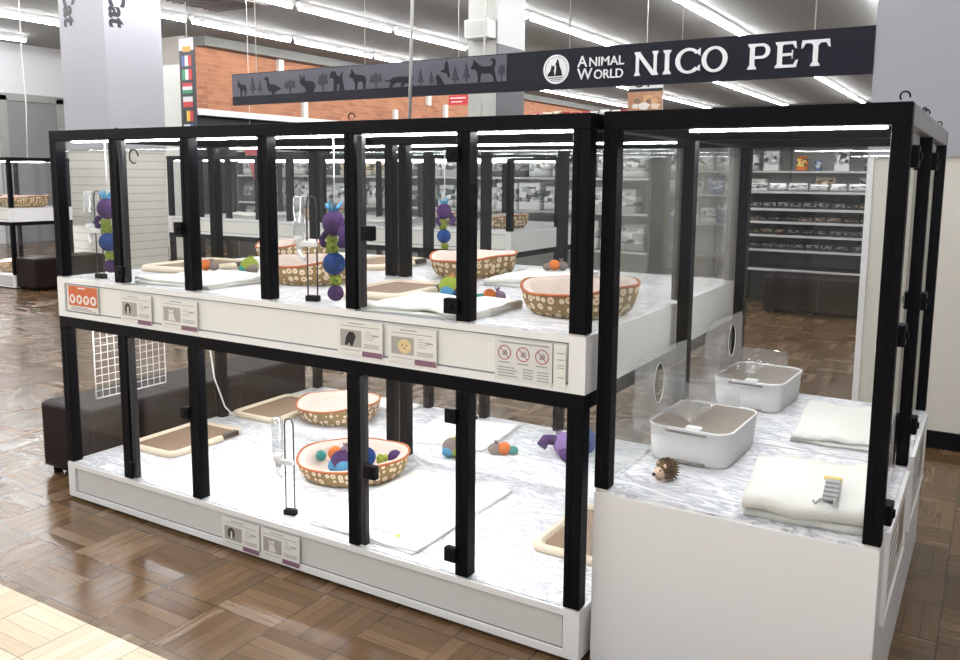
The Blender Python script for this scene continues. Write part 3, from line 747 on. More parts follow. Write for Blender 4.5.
# toys in the filled bed
ZB = ZL+.045
toy('orange knitted toy with green ends, left side inside the filled bed', (-1.485, .575, ZB), [('body_ball', 'ball', (0, 0, .028), .024, YO), ('green_ball', 'ball', (-.045, -.015, .024), .018, YT), ('side_knot', 'ball', (.03, .02, .03), .018, YM), ('tuft', 'tuft', (.03, .03, .04), .012, YGR)], .5).scale = (1.35, 1.35, 1.35)
ball_toy((-1.385, .50, ZB-.008), .0, 'purple and sky blue knitted ball in the middle of the bed', (YP, YLB, YLB, YP), .048)
toy('blue and purple knitted rope toy, right side inside the filled bed', (-1.31, .60, ZB), [('blue_ball', 'ball', (-.01, 0, .033), .033, YB), ('lime_knot', 'knot', (.04, .02, .022), .014, YG), ('purple_ball', 'ball', (.078, .04, .026), .024, YP)], .35).scale = (1.35, 1.35, 1.35)
# hanging toys
def hanging_toy(loc, top, label, s=1.0, rot=0.0):
    q = lambda x, y, z: (x*s, y*s, z*s)
    return toy(label, loc, [
        ('purple_ball', 'ball', q(0, 0, .03), .03*s, YP), ('lime_knot', 'knot', q(0, 0, .078), .017*s, YG), ('blue_ball', 'ball', q(-.005, 0, .138), .042*s, YB),
        ('lime_knot', 'knot', q(-.012, 0, .195), .017*s, YG), ('lime_knot', 'knot', q(-.014, 0, .222), .016*s, YG),
        ('body', 'ball', q(-.005, 0, .285), .045*s, YP, (1, .8, 1.05)), ('arm', 'limb', [q(.03, 0, .27), q(.05, -.01, .235), q(.04, -.01, .205)], .019*s, YP), ('arm', 'limb', [q(-.04, 0, .25), q(-.055, -.01, .225), q(-.035, -.02, .205)], .012*s, YP),
        ('tuft', 'tuft', q(-.005, 0, .315), .035*s, YLB), ('cord', 'limb', [q(0, 0, .33), q(0, 0, top/s)], .002, CABLEW)], rot, 'hanging_toy')
hanging_toy((-1.04, .085, ZU+.012), .59, 'blue and purple knitted toy string hanging beside the upper middle door', 1.0)
hanging_toy((-2.345, .085, ZU+.03), .57, 'blue and purple knitted toy string hanging in the far left corner', 1.0, .5)
hanging_toy((-1.372, 1.3, ZU+.05), .55, 'indigo knitted toy string hanging in the upper back row', .85, 1.0)

# ------------------------------------------------------------------ water bottles
def water_bottle(loc, rot, label):
    r = thing('water_bottle', label, 'water bottle', loc, rot, 'pet water bottles with wire stands')
    m = MB(); m.lathe([(.001, .395), (.012, .395), (.022, .385), (.0225, .30), (.0235, .30), (.0235, .296), (.0225, .295), (.0225, .25), (.019, .243)], (-.052, 0, 0), 18); m.build('bottle', BOTTLE, r)
    m = MB()
    for k in range(7): m.box(-.060, -.0238, .262+k*.017, -.045+.004*(k % 2), -.0228, .264+k*.017)
    m.build('scale_marks', PAPERL, r)
    m = MB(); m.lathe([(.017, .245), (.02, .24), (.02, .222), (.013, .215), (.011, .19), (.001, .188)], (-.052, 0, 0), 16); m.build('cap', TRAYW, r)
    MB().tube([(-.052, 0, .20), (-.048, -.01, .182), (-.035, -.018, .168), (-.02, -.02, .16)], .008, 8).build('spout', TRAYW, r)
    pts = [(-.02, 0, .012)] + [(-.02, 0, z) for z in (.1, .2, .3, .365)] + [(-.02+.02*(1-math.cos(a)), 0, .375+.018*math.sin(a)) for a in (PI*.25, PI*.5, PI*.75)] + [(.02, 0, z) for z in (.365, .3, .2, .1)] + [(.02, 0, .012)]
    MB().tube(pts, .0028, 6).build('wire_holder', WIRE, r)
    bx('foot', BLACKP, r, -.026, -.014, 0, .026, .014, .022, .003)
    bx('clamp', TRAYW, r, -.056, -.012, .205, .022, .010, .226, .003)
    return r
water_bottle((-1.30, .095, ZL), .2, 'clear water bottle on a wire stand, lower cage front')
water_bottle((-1.165, .10, ZU), .25, 'clear water bottle on a wire stand beside the hanging toy')
water_bottle((-2.42, .085, ZU), .1, 'clear water bottle on a wire stand in upper left corner')
water_bottle((-1.385, 1.60, ZL), .2, 'water bottle on a wire stand at the lower back glass')

# white wire grid panel on the left lower wall
m = MB()
for k in range(12): m.tube([(0, k*.036, 0), (0, k*.036, .36)], .002 if k not in (0, 11) else .0038, 5)
for k in range(11): m.tube([(.003, 0, k*.036), (.003, .396, k*.036)], .002 if k not in (0, 10) else .0038, 5)
tag(m.build('wire_grid_panel', WHITE, None, (-2.585, .14, .452)), 'white wire grid panel hanging inside the lower left glass', 'wire grid')

# ------------------------------------------------------------------ litter boxes, hoods, hedgehog in the right cage
def litter_box(loc, label, hl, rot=0.0, oy=-.10):
    r = thing('litter_box', label, 'litter box', loc, rot, 'white litter boxes')
    w, d, h = .29, .385, .125
    m = MB(); rows = []
    for k, z, rr in ((.90, .0, .05), (.93, .01, .05), (.965, .06, .055), (.985, h-.012, .06), (1.01, h-.006, .062), (1.01, h, .062), (.965, h, .055), (.95, h-.02, .05), (.93, .05, .045)):
        rows.append([(x, y, z) for x, y in rrect(w*k, d*k, rr)])
    vs = m.grid(rows, closed_v=True); m.cap(vs[0][::-1]); m.cap(vs[-1])
    m.build('tub', TRAYW, r)
    m = MB(); P = rrect(w*.958, d*.958, .052); B = [m.bm.verts.new((x, y, h-.005)) for x, y in P]; A = [m.bm.verts.new((x, y, h-.03)) for x, y in P]
    m._tag([m.bm.faces.new(B)]); n = len(P); m._tag([m.bm.faces.new((A[i], A[(i+1) % n], B[(i+1) % n], B[i])) for i in range(n)])
    m.build('litter_sheet', TAUPE, r)
    for z, wd in ((h-.018, .14), (.006, .13)):
        bx('grip_slot', mat('slot_grey', (.25, .22, .21), .5), r, -wd/2, -d*.5+.002-.002*(z > .1), z, wd/2, -d*.5+.02, z+.007)
    bx('lip', TRAYW, r, -.005, -d/2+.006, h-.004, .045, -d/2+.04, h+.006, .003)
    hd = thing('clear_guard', hl, 'splash guard', (loc[0], loc[1], loc[2]+h), rot)
    g = MB()
    # side sheet with an oval opening: ring of quads between an oval and the sheet border
    y0, y1, z0, z1, cy, cz, ry_, rz_ = -.32, .165, .006, .235, oy, .12, .045, .07
    N = 32; inner = []; outer = []
    for k in range(N):
        a = 2*PI*k/N; ca, sa = math.cos(a), math.sin(a)
        inner.append((cy+ry_*ca, cz+rz_*sa))
        tt = min(((y1-cy)/ca if ca > 1e-6 else 1e9), ((y0-cy)/ca if ca < -1e-6 else 1e9), ((z1-cz)/sa if sa > 1e-6 else 1e9), ((z0-cz)/sa if sa < -1e-6 else 1e9))
        outer.append((cy+ca*tt, cz+sa*tt))
    xs = -w/2+.012
    g.grid([[(xs, y, z) for y, z in inner], [(xs, y, z) for y, z in outer], [(xs+.003, y, z) for y, z in outer], [(xs+.003, y, z) for y, z in inner]], closed_u=True, closed_v=True, smooth=False)
    g.build('side_sheet', ACRYL, hd)
    MB().tube([(xs+.0015, y, z) for y, z in inner], .0015, 6, True).build('opening_rim', mat('clear_edge', (.8, .8, .8), .2), hd)
    MB().box(xs+.003, .16, .006, w/2-.07, .163, .07).box(xs, y0, .006, -w/2+.13, y0+.003, .05).build('end_sheet', ACRYL, hd)
    # folded film draped over the left half of the tub
    rows = []
    for i in range(13):
        u = i/12; row = []
        for j in range(15):
            q = j/14
            row.append((xs+.004+u*.13, -.15+q*.31, .012+.022*math.sin(PI*u)**.7*(.6+.4*math.sin(11*q+3*u))+.007*math.sin(17*u+9*q)*math.sin(PI*u)))
        rows.append(row)
    g = MB(); g.grid(rows); g.build('film_cover', ACRYL, hd)
    return r
litter_box((.19, .60, RZ), 'white litter box nearest the hedgehog toy, with clear guard', 'clear plastic guard with oval hole on the nearer litter box', -.03, -.10)
litter_box((.19, 1.39, RZ), 'white litter box in the back half of the right cage', 'clear plastic guard with oval hole on the farther litter box', -.05, .03)

hg = thing('hedgehog_plush', 'small brown hedgehog plush standing on marble sheet', 'plush toy', (.178, .25, RZ), -2.1+PI/2+PI)
m = MB(); m.ball((0, 0, .034), .032, 12, (1, 1.05, 1))
for k in range(150):
    z = 1-2*(k+.5)/150; a = k*2.39996; q = math.sqrt(1-z*z); dv = Vector((q*math.cos(a), q*math.sin(a), z))
    if dv.y > .62 or dv.z < -.75: continue
    c = Vector((0, 0, .034)) + dv*.030
    m.tube([c, c+dv*.010+Vector((0, -.003, 0))], [.0042, .0007], 5)
m.build('spiny_body', SPINE, hg)
m = MB(); m.lathe([(.001, 0), (.02, .001), (.017, .012), (.009, .022), (.003, .026), (.001, .027)], (0, 0, 0), 14)
o = m.build('face', FACE, hg); o.location = (0, .024, .028); o.rotation_euler = (-PI/2-.15, 0, 0)
MB().ball((0, .052, .026), .0055, 8).build('nose', BLACKT, hg)
for s in (-1, 1):
    MB().ball((s*.011, .036, .038), .0032, 8).build('eye', BLACKT, hg)
    MB().ball((s*.017, .022, .052), .007, 8, (1, .5, 1)).build('ear', FACE, hg)
    MB().ball((s*.014, .022, .006), .0075, 8, (1, 1.4, .8)).build('foot', FACE, hg)
tg = thing('striped_tag_toy', 'grey striped cloth tag toy with yellow tip on front towel', 'toy', (.672, .215, RZ+.077), .1)
tg.scale = (1.15, 1.35, 1.2)
m = MB().use(mat('tag_grey', (.36, .36, .37), .8)).box(-.017, -.07, 0, .017, .06, .006, .002)
m.use(mat('tag_dark_stripe', (.15, .15, .16), .8))
for k in range(4): m.box(-.017, -.06+k*.028, .0062, .017, -.052+k*.028, .0068)
m.build('body', None, tg)
MB().box(-.022, .058, 0, .02, .075, .006, .002).build('tip', mat('tag_yellow', (.7, .52, .1), .8), tg)
MB().tube([(-.02, -.07, .003), (-.03, -.1, .003), (-.035, -.085, .003)], .003, 6).tube([(.012, -.07, .003), (.012, -.1, .003)], .004, 6).build('fringe', mat('tag_grey', (.36, .36, .37), .8), tg)

# ------------------------------------------------------------------ benches
def bench(loc, w, d, h, label, nseam):
    r = thing('bench', label, 'bench', loc, 0, 'dark brown upholstered benches')
    MB().box(0, 0, .03, w, d, h, .028, 4).build('upholstery', SOFA, r)
    s = MB()
    if d > w:
        for k in range(1, nseam+1):
            y = d*k/(nseam+1); s.tube([(.02, y, h+.0005), (w-.02, y, h+.0005)], .004, 5)
        s.tube([(.006, .03, h-.02), (.006, d-.03, h-.02)], .004, 5)
    else:
        for k in range(1, nseam+1):
            x = w*k/(nseam+1); s.tube([(x, .02, h+.0005), (x, d-.02, h+.0005)], .004, 5); s.tube([(x, -.0005, .05), (x, -.0005, h-.02)], .004, 5)
    s.build('seam', mat('sofa_seam', (.03, .02, .018), .5), r)
    for x, y in ((.05, .05), (w-.05, .05), (.05, d-.05), (w-.05, d-.05)):
        MB().lathe([(.022, 0), (.022, .032)], (x, y, 0), 12).build('foot', BLACKP, r)
    return r
bench((-3.06, .14, 0), .42, 1.5, .375, 'long dark brown leatherette bench beside the left cage', 2)
bench((-1.2, 7.55, 0), 1.75, .5, .43, 'dark brown bench below the shelving behind the right cage', 2)
bench((-9.83, 3.95, 0), .45, 1.0, .42, 'dark brown bench end beside the far left cage', 1)

# ------------------------------------------------------------------ hanging sign
YS = 3.045
sg = thing('hanging_sign', 'long dark pet shop sign with white lettering and animal silhouettes, hung from ceiling', 'sign', (0, 0, 0))
bx('board', NAVY, sg, -4.76, YS, 2.105, .353, YS+.035, 2.368)
bx('grey_frieze', SIGNG, sg, -4.755, YS-.004, 2.178, -2.015, YS+.001, 2.362)
def sil(name, x0, x1, z0, z1, poly, m=SIL):
    p = [(x0+(x1-x0)*a, z0+(z1-z0)*b) for a, b in poly]
    return MB().prism(p, YS-.007, YS-.0035).build(name, m, sg)
DOG = [(.0, .62), (.10, .78), (.12, .98), (.22, .86), (.32, .76), (.45, .66), (.78, .66), (.84, .80), (.80, .92), (.72, .86), (.80, 1.0), (.92, .92), (.94, .74), (.88, .58), (.90, .38), (.94, .18), (.99, .0), (.88, .0), (.86, .2), (.74, .36), (.60, .36), (.40, .38), (.38, .2), (.37, .0), (.28, .0), (.29, .22), (.26, .42), (.18, .55), (.06, .56)]
SHEP = [(.0, .68), (.12, .82), (.14, 1.0), (.24, .86), (.36, .72), (.72, .68), (.92, .60), (.98, .42), (.93, .2), (.93, .0), (.82, .0), (.82, .24), (.72, .38), (.52, .36), (.46, .2), (.46, .0), (.34, .0), (.34, .3), (.22, .52), (.04, .58)]
POODLE = [(.05, .62), (.08, .85), (.22, 1.0), (.42, .95), (.48, .76), (.72, .70), (.80, .86), (.88, .92), (.84, .66), (.88, .4), (.98, .0), (.66, .0), (.68, .32), (.50, .32), (.48, .0), (.26, .0), (.30, .34), (.28, .6), (.16, .66)]
DUCK = [(.0, .84), (.10, .98), (.24, .94), (.28, .74), (.32, .56), (.6, .54), (.98, .28), (.82, .2), (.64, .14), (.62, .0), (.46, .0), (.44, .12), (.26, .2), (.18, .4), (.17, .7), (.1, .8)]
RABBIT = [(.02, .72), (.12, .60), (.04, 1.0), (.22, .72), (.30, .98), (.36, .62), (.62, .62), (.88, .54), (.98, .3), (.90, .1), (.78, .0), (.38, .0), (.40, .18), (.26, .34), (.10, .44)]
CAT = [(.0, .52), (.05, .6), (.18, .56), (.32, .78), (.6, .82), (.80, .76), (.86, .84), (.92, .74), (1.0, .62), (.94, .50), (.84, .42), (.88, .2), (1.0, .04), (.9, .0), (.78, .24), (.70, .3), (.66, .1), (.60, .0), (.54, .04), (.60, .3), (.40, .36), (.30, .16), (.26, .0), (.16, .0), (.20, .2), (.22, .42), (.12, .46)]
BIRD = [(.0, .44), (.2, .46), (.40, .52), (.42, .8), (.62, 1.0), (.78, .7), (.8, .4), (.95, .1), (.8, .0), (.62, .24), (.36, .30), (.1, .36)]
SIT = [(.1, .62), (.2, .86), (.36, 1.0), (.5, .82), (.7, .56), (1.0, .1), (.94, 0), (.2, 0), (.26, .3)]
TREE = [(.5, 1.0), (.64, .78), (.58, .78), (.78, .52), (.70, .52), (.96, .2), (.56, .2), (.56, 0), (.44, 0), (.44, .2), (.04, .2), (.30, .52), (.22, .52), (.42, .78), (.36, .78)]
BUSH = [(.0, .5), (.12, .7), (.1, .9), (.3, .82), (.5, 1.0), (.66, .82), (.9, .9), (.86, .66), (1.0, .46), (.8, .4), (.56, .36), (.54, 0), (.46, 0), (.44, .36), (.16, .36)]
zb = 2.180
def X(u): return U[u]
sil('dog_silhouette', -4.69, -4.58, zb, 2.315, SHEP)
sil('tree_silhouette', -4.55, -4.465, zb+.015, 2.335, TREE, SIL2); sil('tree_silhouette', -4.458, -4.39, zb+.015, 2.30, TREE, SIL2)
sil('duck_silhouette', -4.37, -4.176, zb, 2.33, DUCK)
sil('bush_silhouette', -4.14, -4.01, zb, 2.29, BUSH, SIL2)
sil('rabbit_silhouette', -3.974, -3.79, zb, 2.325, RABBIT)
sil('bush_silhouette', -3.77, -3.66, zb, 2.325, BUSH, SIL2)
sil('poodle_silhouette', -3.65, -3.49, zb, 2.335, POODLE)
sil('dog_silhouette', -3.443, -3.27, zb, 2.34, SHEP)
sil('bush_silhouette', -3.24, -3.11, zb, 2.30, BUSH, SIL2)
sil('cat_silhouette', -3.096, -2.812, zb, 2.275, CAT)
sil('tree_silhouette', -2.79, -2.72, zb, 2.305, TREE, SIL2); sil('tree_silhouette', -2.685, -2.63, zb, 2.28, TREE, SIL2)
sil('bird_silhouette', -2.625, -2.545, zb, 2.255, SIT)
sil('bird_silhouette', -2.575, -2.485, 2.225, 2.35, BIRD)
sil('tree_silhouette', -2.485, -2.41, zb, 2.305, TREE, SIL2); sil('tree_silhouette', -2.385, -2.315, zb+.01, 2.325, TREE, SIL2)
sil('dog_silhouette', -2.315, -2.09, zb, 2.345, DOG)
sil('bush_silhouette', -2.085, -2.025, zb, 2.30, BUSH, SIL2)
# round emblem
cx, cz, R_ = -1.627, 2.237, .097
MB().prism([(cx+R_*math.cos(a), cz+R_*math.sin(a)) for a in [k*PI/24 for k in range(48)]], YS-.006, YS+.001).build('emblem_disc', LETTER, sg)
m = MB().use(SIL2).tube([(cx+.082*math.cos(a), YS-.006, cz+.082*math.sin(a)) for a in [k*PI/20 for k in range(40)]], .0016, 5, True)
m.use(SIL)
m.prism([(cx+(a-.1)*.095, cz-.045+b*.115) for a, b in [(.02, .0), (.10, .22), (.12, .55), (.05, .70), (.14, .82), (.20, 1.0), (.30, .84), (.36, .60), (.50, .35), (.58, .08), (.66, .0)]], YS-.009, YS-.005)
m.prism([(cx-.062+a*.075, cz-.045+b*.075) for a, b in [(.0, .0), (.02, .2), (.26, .45), (.34, .75), (.40, 1.0), (.5, .84), (.62, .98), (.68, .7), (.6, .5), (.66, .2), (.7, .0)]], YS-.009, YS-.005)
m.box(cx-.05, YS-.008, cz-.06, cx+.05, YS-.005, cz-.055); m.box(cx-.035, YS-.008, cz-.072, cx+.035, YS-.005, cz-.068)
m.build('emblem_animals', None, sg)
# small capitals
m = MB().use(LETTER)
def smallcaps(first_, rest, x, z, big, small, xend):
    W1 = m.text(first_, big, lambda a, b, c_: (x+a, YS-.004-c_, z+b), .006, .0008)
    test = MB(); w2 = test.text(rest, small, lambda a, b, c_: (a, 0, b)); test.bm.free()
    k = (xend-x-W1-.012)/w2
    m.text(rest, small, lambda a, b, c_: (x+W1+.010+a*k, YS-.004-c_, z+b), .006, .0008)
smallcaps('A', 'NIMAL', -1.468, 2.2425, .103, .083, -1.136)
smallcaps('W', 'ORLD', -1.468, 2.160, .103, .083, -1.141)
m.build('small_lettering', None, sg)
# large serif capitals drawn from strokes
def serif(m, cx, z, w, h, t):   # little wedge serif on a stem end (h signed)
    m.prism([(cx-w/2, z), (cx+w/2, z), (cx+w/2-.002, z+.010*h), (cx+t/2, z+.024*h), (cx-t/2, z+.024*h), (cx-w/2+.002, z+.010*h)], YS-.008, YS+.001)
def stem(m, x, z0, z1, t): m.prism([(x-t/2, z0), (x+t/2, z0), (x+t/2, z1), (x-t/2, z1)], YS-.008, YS+.001); serif(m, x, z0, t*1.9, 1, t); serif(m, x, z1, t*1.9, -1, t)
def ring(m, cx, cz, rx, rz, tx, tz, a0, a1, n=40):
    pts = [a0+(a1-a0)*k/n for k in range(n+1)]
    for p_, q_ in zip(pts[:-1], pts[1:]):
        m.prism([(cx+rx*math.cos(p_), cz+rz*math.sin(p_)), (cx+rx*math.cos(q_), cz+rz*math.sin(q_)), (cx+(rx-tx)*math.cos(q_), cz+(rz-tz)*math.sin(q_)), (cx+(rx-tx)*math.cos(p_), cz+(rz-tz)*math.sin(p_))], YS-.008, YS+.001)
m = MB().use(LETTER)
z0, z1 = 2.163, 2.312; zm = (z0+z1)/2; T = .028
# N
stem(m, -1.045, z0, z1, .021); stem(m, -.925, z0, z1, .021)
m.prism([(-1.062, z1), (-1.03, z1), (-.915, z0), (-.945, z0)], YS-.008, YS+.001)
m.build('letter', None, sg); m = MB().use(LETTER)
# I
stem(m, -.847, z0, z1, T)
m.build('letter', None, sg); m = MB().use(LETTER)
# C
ring(m, -.708, zm, .084, .078, .029, .017, .22*PI, 1.78*PI)
m.prism([(-.648, zm+.038), (-.634, zm+.026), (-.634, zm+.074), (-.648, zm+.062)], YS-.008, YS+.001); m.prism([(-.648, zm-.038), (-.634, zm-.026), (-.634, zm-.066), (-.655, zm-.056)], YS-.008, YS+.001)
m.build('letter', None, sg); m = MB().use(LETTER)
# O
ring(m, -.545, zm, .080, .078, .029, .017, 0, 2*PI)
m.build('letter', None, sg); m = MB().use(LETTER)
# P
stem(m, -.318, z0, z1, T)
m.prism([(-.318, z1), (-.262, z1), (-.262, z1-.016), (-.318, z1-.016)], YS-.008, YS+.001); m.prism([(-.318, zm+.002), (-.262, zm+.002), (-.262, zm-.014), (-.318, zm-.014)], YS-.008, YS+.001)
ring(m, -.262, (z1+zm-.014)/2, .048, (z1-zm+.014)/2, .025, .016, -PI/2, PI/2, 20)
m.build('letter', None, sg); m = MB().use(LETTER)
# E
stem(m, -.158, z0, z1, T)
for zz, l in ((z0, .095), (zm-.008, .068), (z1-.016, .088)): m.prism([(-.158, zz), (-.158+l, zz), (-.158+l, zz+.016), (-.158, zz+.016)], YS-.008, YS+.001)
m.prism([(-.158+.095, z0), (-.158+.105, z0+.044), (-.158+.092, z0+.04), (-.158+.078, z0+.014)], YS-.008, YS+.001); m.prism([(-.158+.088, z1), (-.158+.096, z1-.042), (-.158+.084, z1-.038), (-.158+.072, z1-.014)], YS-.008, YS+.001)
m.prism([(-.158+.068, zm-.024), (-.158+.074, zm-.024), (-.158+.074, zm+.024), (-.158+.068, zm+.024)], YS-.008, YS+.001)
m.build('letter', None, sg); m = MB().use(LETTER)
# T
stem(m, .042, z0, z1-.01, T)
m.prism([(-.033, z1), (.117, z1), (.117, z1-.018), (-.033, z1-.018)], YS-.008, YS+.001)
for s in (-1, 1): m.prism([(.042+s*.075, z1), (.042+s*.081, z1-.045), (.042+s*.070, z1-.043), (.042+s*.055, z1-.015)], YS-.008, YS+.001)
m.build('letter', None, sg)
for x in (-4.48, -3.3, -1.54, -.761, .027): MB().tube([(x, YS+.018, 2.36), (x, YS+.018, 4.2)], .004, 5).build('hanging_wire', CABLEW, sg)

# cables from the ceiling
def cable(pts, label, r=.006): return tag(MB().tube(pts, r*.7, 6).build('power_cable', CABLEW), label, 'cable', 'white power cables')
cable([(-1.40, 1.0, 4.2), (-1.37, .96, 3.6), (-1.35, .96, 2.9), (-1.33, .97, 2.3), (-1.35, .97, 1.72)], 'white cable hanging from the ceiling to the middle of left cage', .011)
cable([(-1.352, .965, 1.64), (-1.36, .97, 1.4), (-1.375, .965, 1.25), (-1.37, .96, ZU+.004)], 'white cable running down a middle post inside the upper cage', .006)
cable([(-2.55, .82, .80), (-2.555, .80, .6), (-2.55, .82, .42), (-2.53, .87, .25), (-2.50, .92, ZL+.004)], 'white cable curving down inside the lower left cage', .006)
cable([(-9.95, 4.3, 4.2), (-9.98, 4.3, 3.2), (-9.95, 4.3, 2.4), (-10.0, 4.3, 1.70)], 'white cable hanging from the ceiling to the far left cage', .012)
cable([(-2.80, 4.3, 4.2), (-2.95, 4.3, 3.0), (-3.0, 4.3, 1.70)], 'white cable hanging down to the cage behind the sign', .010)

# ------------------------------------------------------------------ flag banner, posters
fb = thing('flag_banner', 'narrow vertical dark banner with a column of national flags', 'banner', (-10.05, 7.0, 2.0))
bx('board', mat('banner_dark', (.03, .03, .04), .5), fb, -.17, 0, 0, .17, .03, 1.62)
bx('header', mat('banner_white', (.72, .70, .68), .5), fb, -.165, -.003, 1.42, .165, 0, 1.61)
bx('orange_mark', mat('banner_orange', (.75, .35, .05), .5), fb, -.08, -.006, 1.40, .10, -.002, 1.48)
def flag(z, cols, vert, lab):
    p = MB(); w, h = .22, .16
    for i, cc in enumerate(cols):
        p.use(mat('flag_'+cc, {'blue': (.08, .12, .35), 'white': (.75, .75, .75), 'red': (.6, .04, .04), 'green': (.03, .28, .12), 'black': (.01, .01, .01), 'yellow': (.8, .55, .04)}[cc], .5))
        n = len(cols)
        if vert: p.box(-w/2+i*w/n, -.006, z, -w/2+(i+1)*w/n, 0, z+h)
        else: p.box(-w/2, -.006, z+h-(i+1)*h/n, w/2, 0, z+h-i*h/n)
    o = p.build('flag', None, fb); o['label'] = lab
flag(1.18, ('blue', 'white', 'red'), True, 'blue white red flag'); flag(.97, ('green', 'white', 'red'), True, 'green white red flag')
flag(.76, ('red', 'white', 'green'), False, 'red white green striped flag'); flag(.55, ('white', 'red'), False, 'white over red flag')
flag(.33, ('black', 'yellow', 'red'), True, 'black yellow red flag'); flag(.12, ('white', 'white', 'blue'), True, 'white and blue flag')
MB().tube([(0, .015, 1.62), (0, .015, 2.2)], .006, 5).build('hanging_wire', CABLEW, fb)
ps = thing('hanging_poster', 'square picture poster hanging behind the sign lettering', 'poster', (-3.23, 9.0, 2.42))
bx('board', mat('poster_white', (.72, .72, .72), .5), ps, -.25, 0, 0, .25, .02, .42)
bx('header_band', BLACKT, ps, -.25, -.003, .25, .25, 0, .29)
p = MB()
cols = [(.45, .22, .12), (.62, .35, .18), (.70, .58, .45), (.22, .14, .10), (.75, .70, .64), (.5, .3, .2)]
rnd = random.Random(4)
p.use(mat('pic0', cols[0], .5)).box(-.25, -.003, 0, .25, 0, .25)
for k in range(14):
    p.use(mat('pic%d' % (k % 6), cols[k % 6], .5)); px, pz = rnd.uniform(-.2, .2), rnd.uniform(.04, .2); s = rnd.uniform(.03, .06)
    e = -.0035-.0002*k
    p.prism([(max(-.245, min(.245, px+s*math.cos(a)*1.6)), max(.005, min(.245, pz+s*math.sin(a)))) for a in (.3, 1.5, 2.6, 3.9, 5.1)], e, -.003)
p.build('picture', None, ps)
p = MB().use(BLACKT); p.text('UT', .2, lambda a, b, c_: (-.16+a, -.003-c_, .31+b*.9), .004, .003); p.build('lettering', None, ps)
MB().tube([(0, .01, .42), (0, .01, 1.78)], .005, 5).build('hanging_wire', CABLEW, ps)
rs = thing('red_sign', 'small red hanging sign with white lettering under the dark sign', 'sign', (-4.335, 6.0, 2.31))
bx('board', REDP, rs, -.125, 0, 0, .125, .02, .11)
p = MB().use(LETTER)
p.box(-.105, -.003, .07, .105, .001, .085).build('print_line', None, rs); p = MB().use(LETTER)
p.box(-.09, -.003, .03, .06, .001, .042).build('print_line', None, rs); MB().tube([(0, .01, .11), (0, .01, 1.89)], .004, 5).build('hanging_wire', CABLEW, rs)

rb = MB().use(mat('red_banner_cloth', (.50, .10, .11), .8))
rb.use(CABLEW).tube([(-.10, 0, .79), (-.10, 0, 3.08)], .004, 5).use(MATS['red_banner_cloth'])
rb.prism([(-.25, .80), (.10, .80), (.38, .0), (.10, 0)], -.01, .01)
tag(rb.build('red_banner', None, None, (-8.5, 6.9, 1.12)), 'slanting red cloth banner seen through the upper glass, before the tall rack', 'banner')

# ------------------------------------------------------------------ racks and goods
def rack(loc, w, d, shelves, h, label, nm='store_rack', back=True, panel=RACKL, m=RACK, rot=0.0):
    r = thing(nm, label, 'shelving', loc, rot)
    f = MB(); f.box(0, 0, 0, .03, d, h); f.box(w-.03, 0, 0, w, d, h)
    n = max(1, round(w/1.2))
    for k in range(1, n): f.box(w*k/n-.015, d-.05, 0, w*k/n+.015, d, h)
    f.build('uprights', m, r)
    if back: bx('back_panel', panel, r, .03, d-.02, 0, w-.03, d-.004, h)
    for z in shelves:
        sh = MB().box(.03, .01, z-.03, w-.03, d-.02, z).build('shelf', m, r)
        MB().box(.03, -.004, z-.028, w-.03, .01, z+.001).build('price_rail', STRIP, sh)
    return r
bagm = MB()
rows_ = []
for z, kx, ky in ((0, .46, .34), (.06, .5, .45), (.35, .5, .5), (.7, .48, .42), (.88, .46, .2), (.93, .47, .06), (1.0, .47, .05)):
    rows_.append([(kx*math.copysign(abs(math.cos(a))**.5, math.cos(a)), ky*math.copysign(abs(math.sin(a))**.7, math.sin(a)), z) for a in [q*2*PI/16 for q in range(16)]])
def bag_mesh():
    b = MB(); vs = b.grid(rows_, closed_v=True); b.cap(vs[0][::-1]); b.cap(vs[-1]); return b
def box_mesh(): return MB().box(-.5, -.5, 0, .5, .5, 1, .03, 2).box(-.3, -.505, .2, .3, -.5, .75)
def can_mesh(): return MB().lathe([(.46, 0), (.5, .03), (.5, .9), (.48, .93), (.49, .97), (.42, 1.0)], (0, 0, 0), 14)
PROTO = {}
def goods(kind, color, loc, size, rot, label, group):
    key = (kind, color); nm = {'bag': 'food_bag', 'box': 'goods_box', 'can': 'food_can'}[kind]
    if key not in PROTO:
        o = {'bag': bag_mesh, 'box': box_mesh, 'can': can_mesh}[kind]().build(nm, GOODS[color]); PROTO[key] = o
    else:
        o = PROTO[key].copy(); COL.objects.link(o)
    o.location = loc; o.scale = size; o.rotation_euler = (0, 0, rot)
    return tag(o, label, {'bag': 'pet food bag', 'box': 'boxed goods', 'can': 'can'}[kind], group)
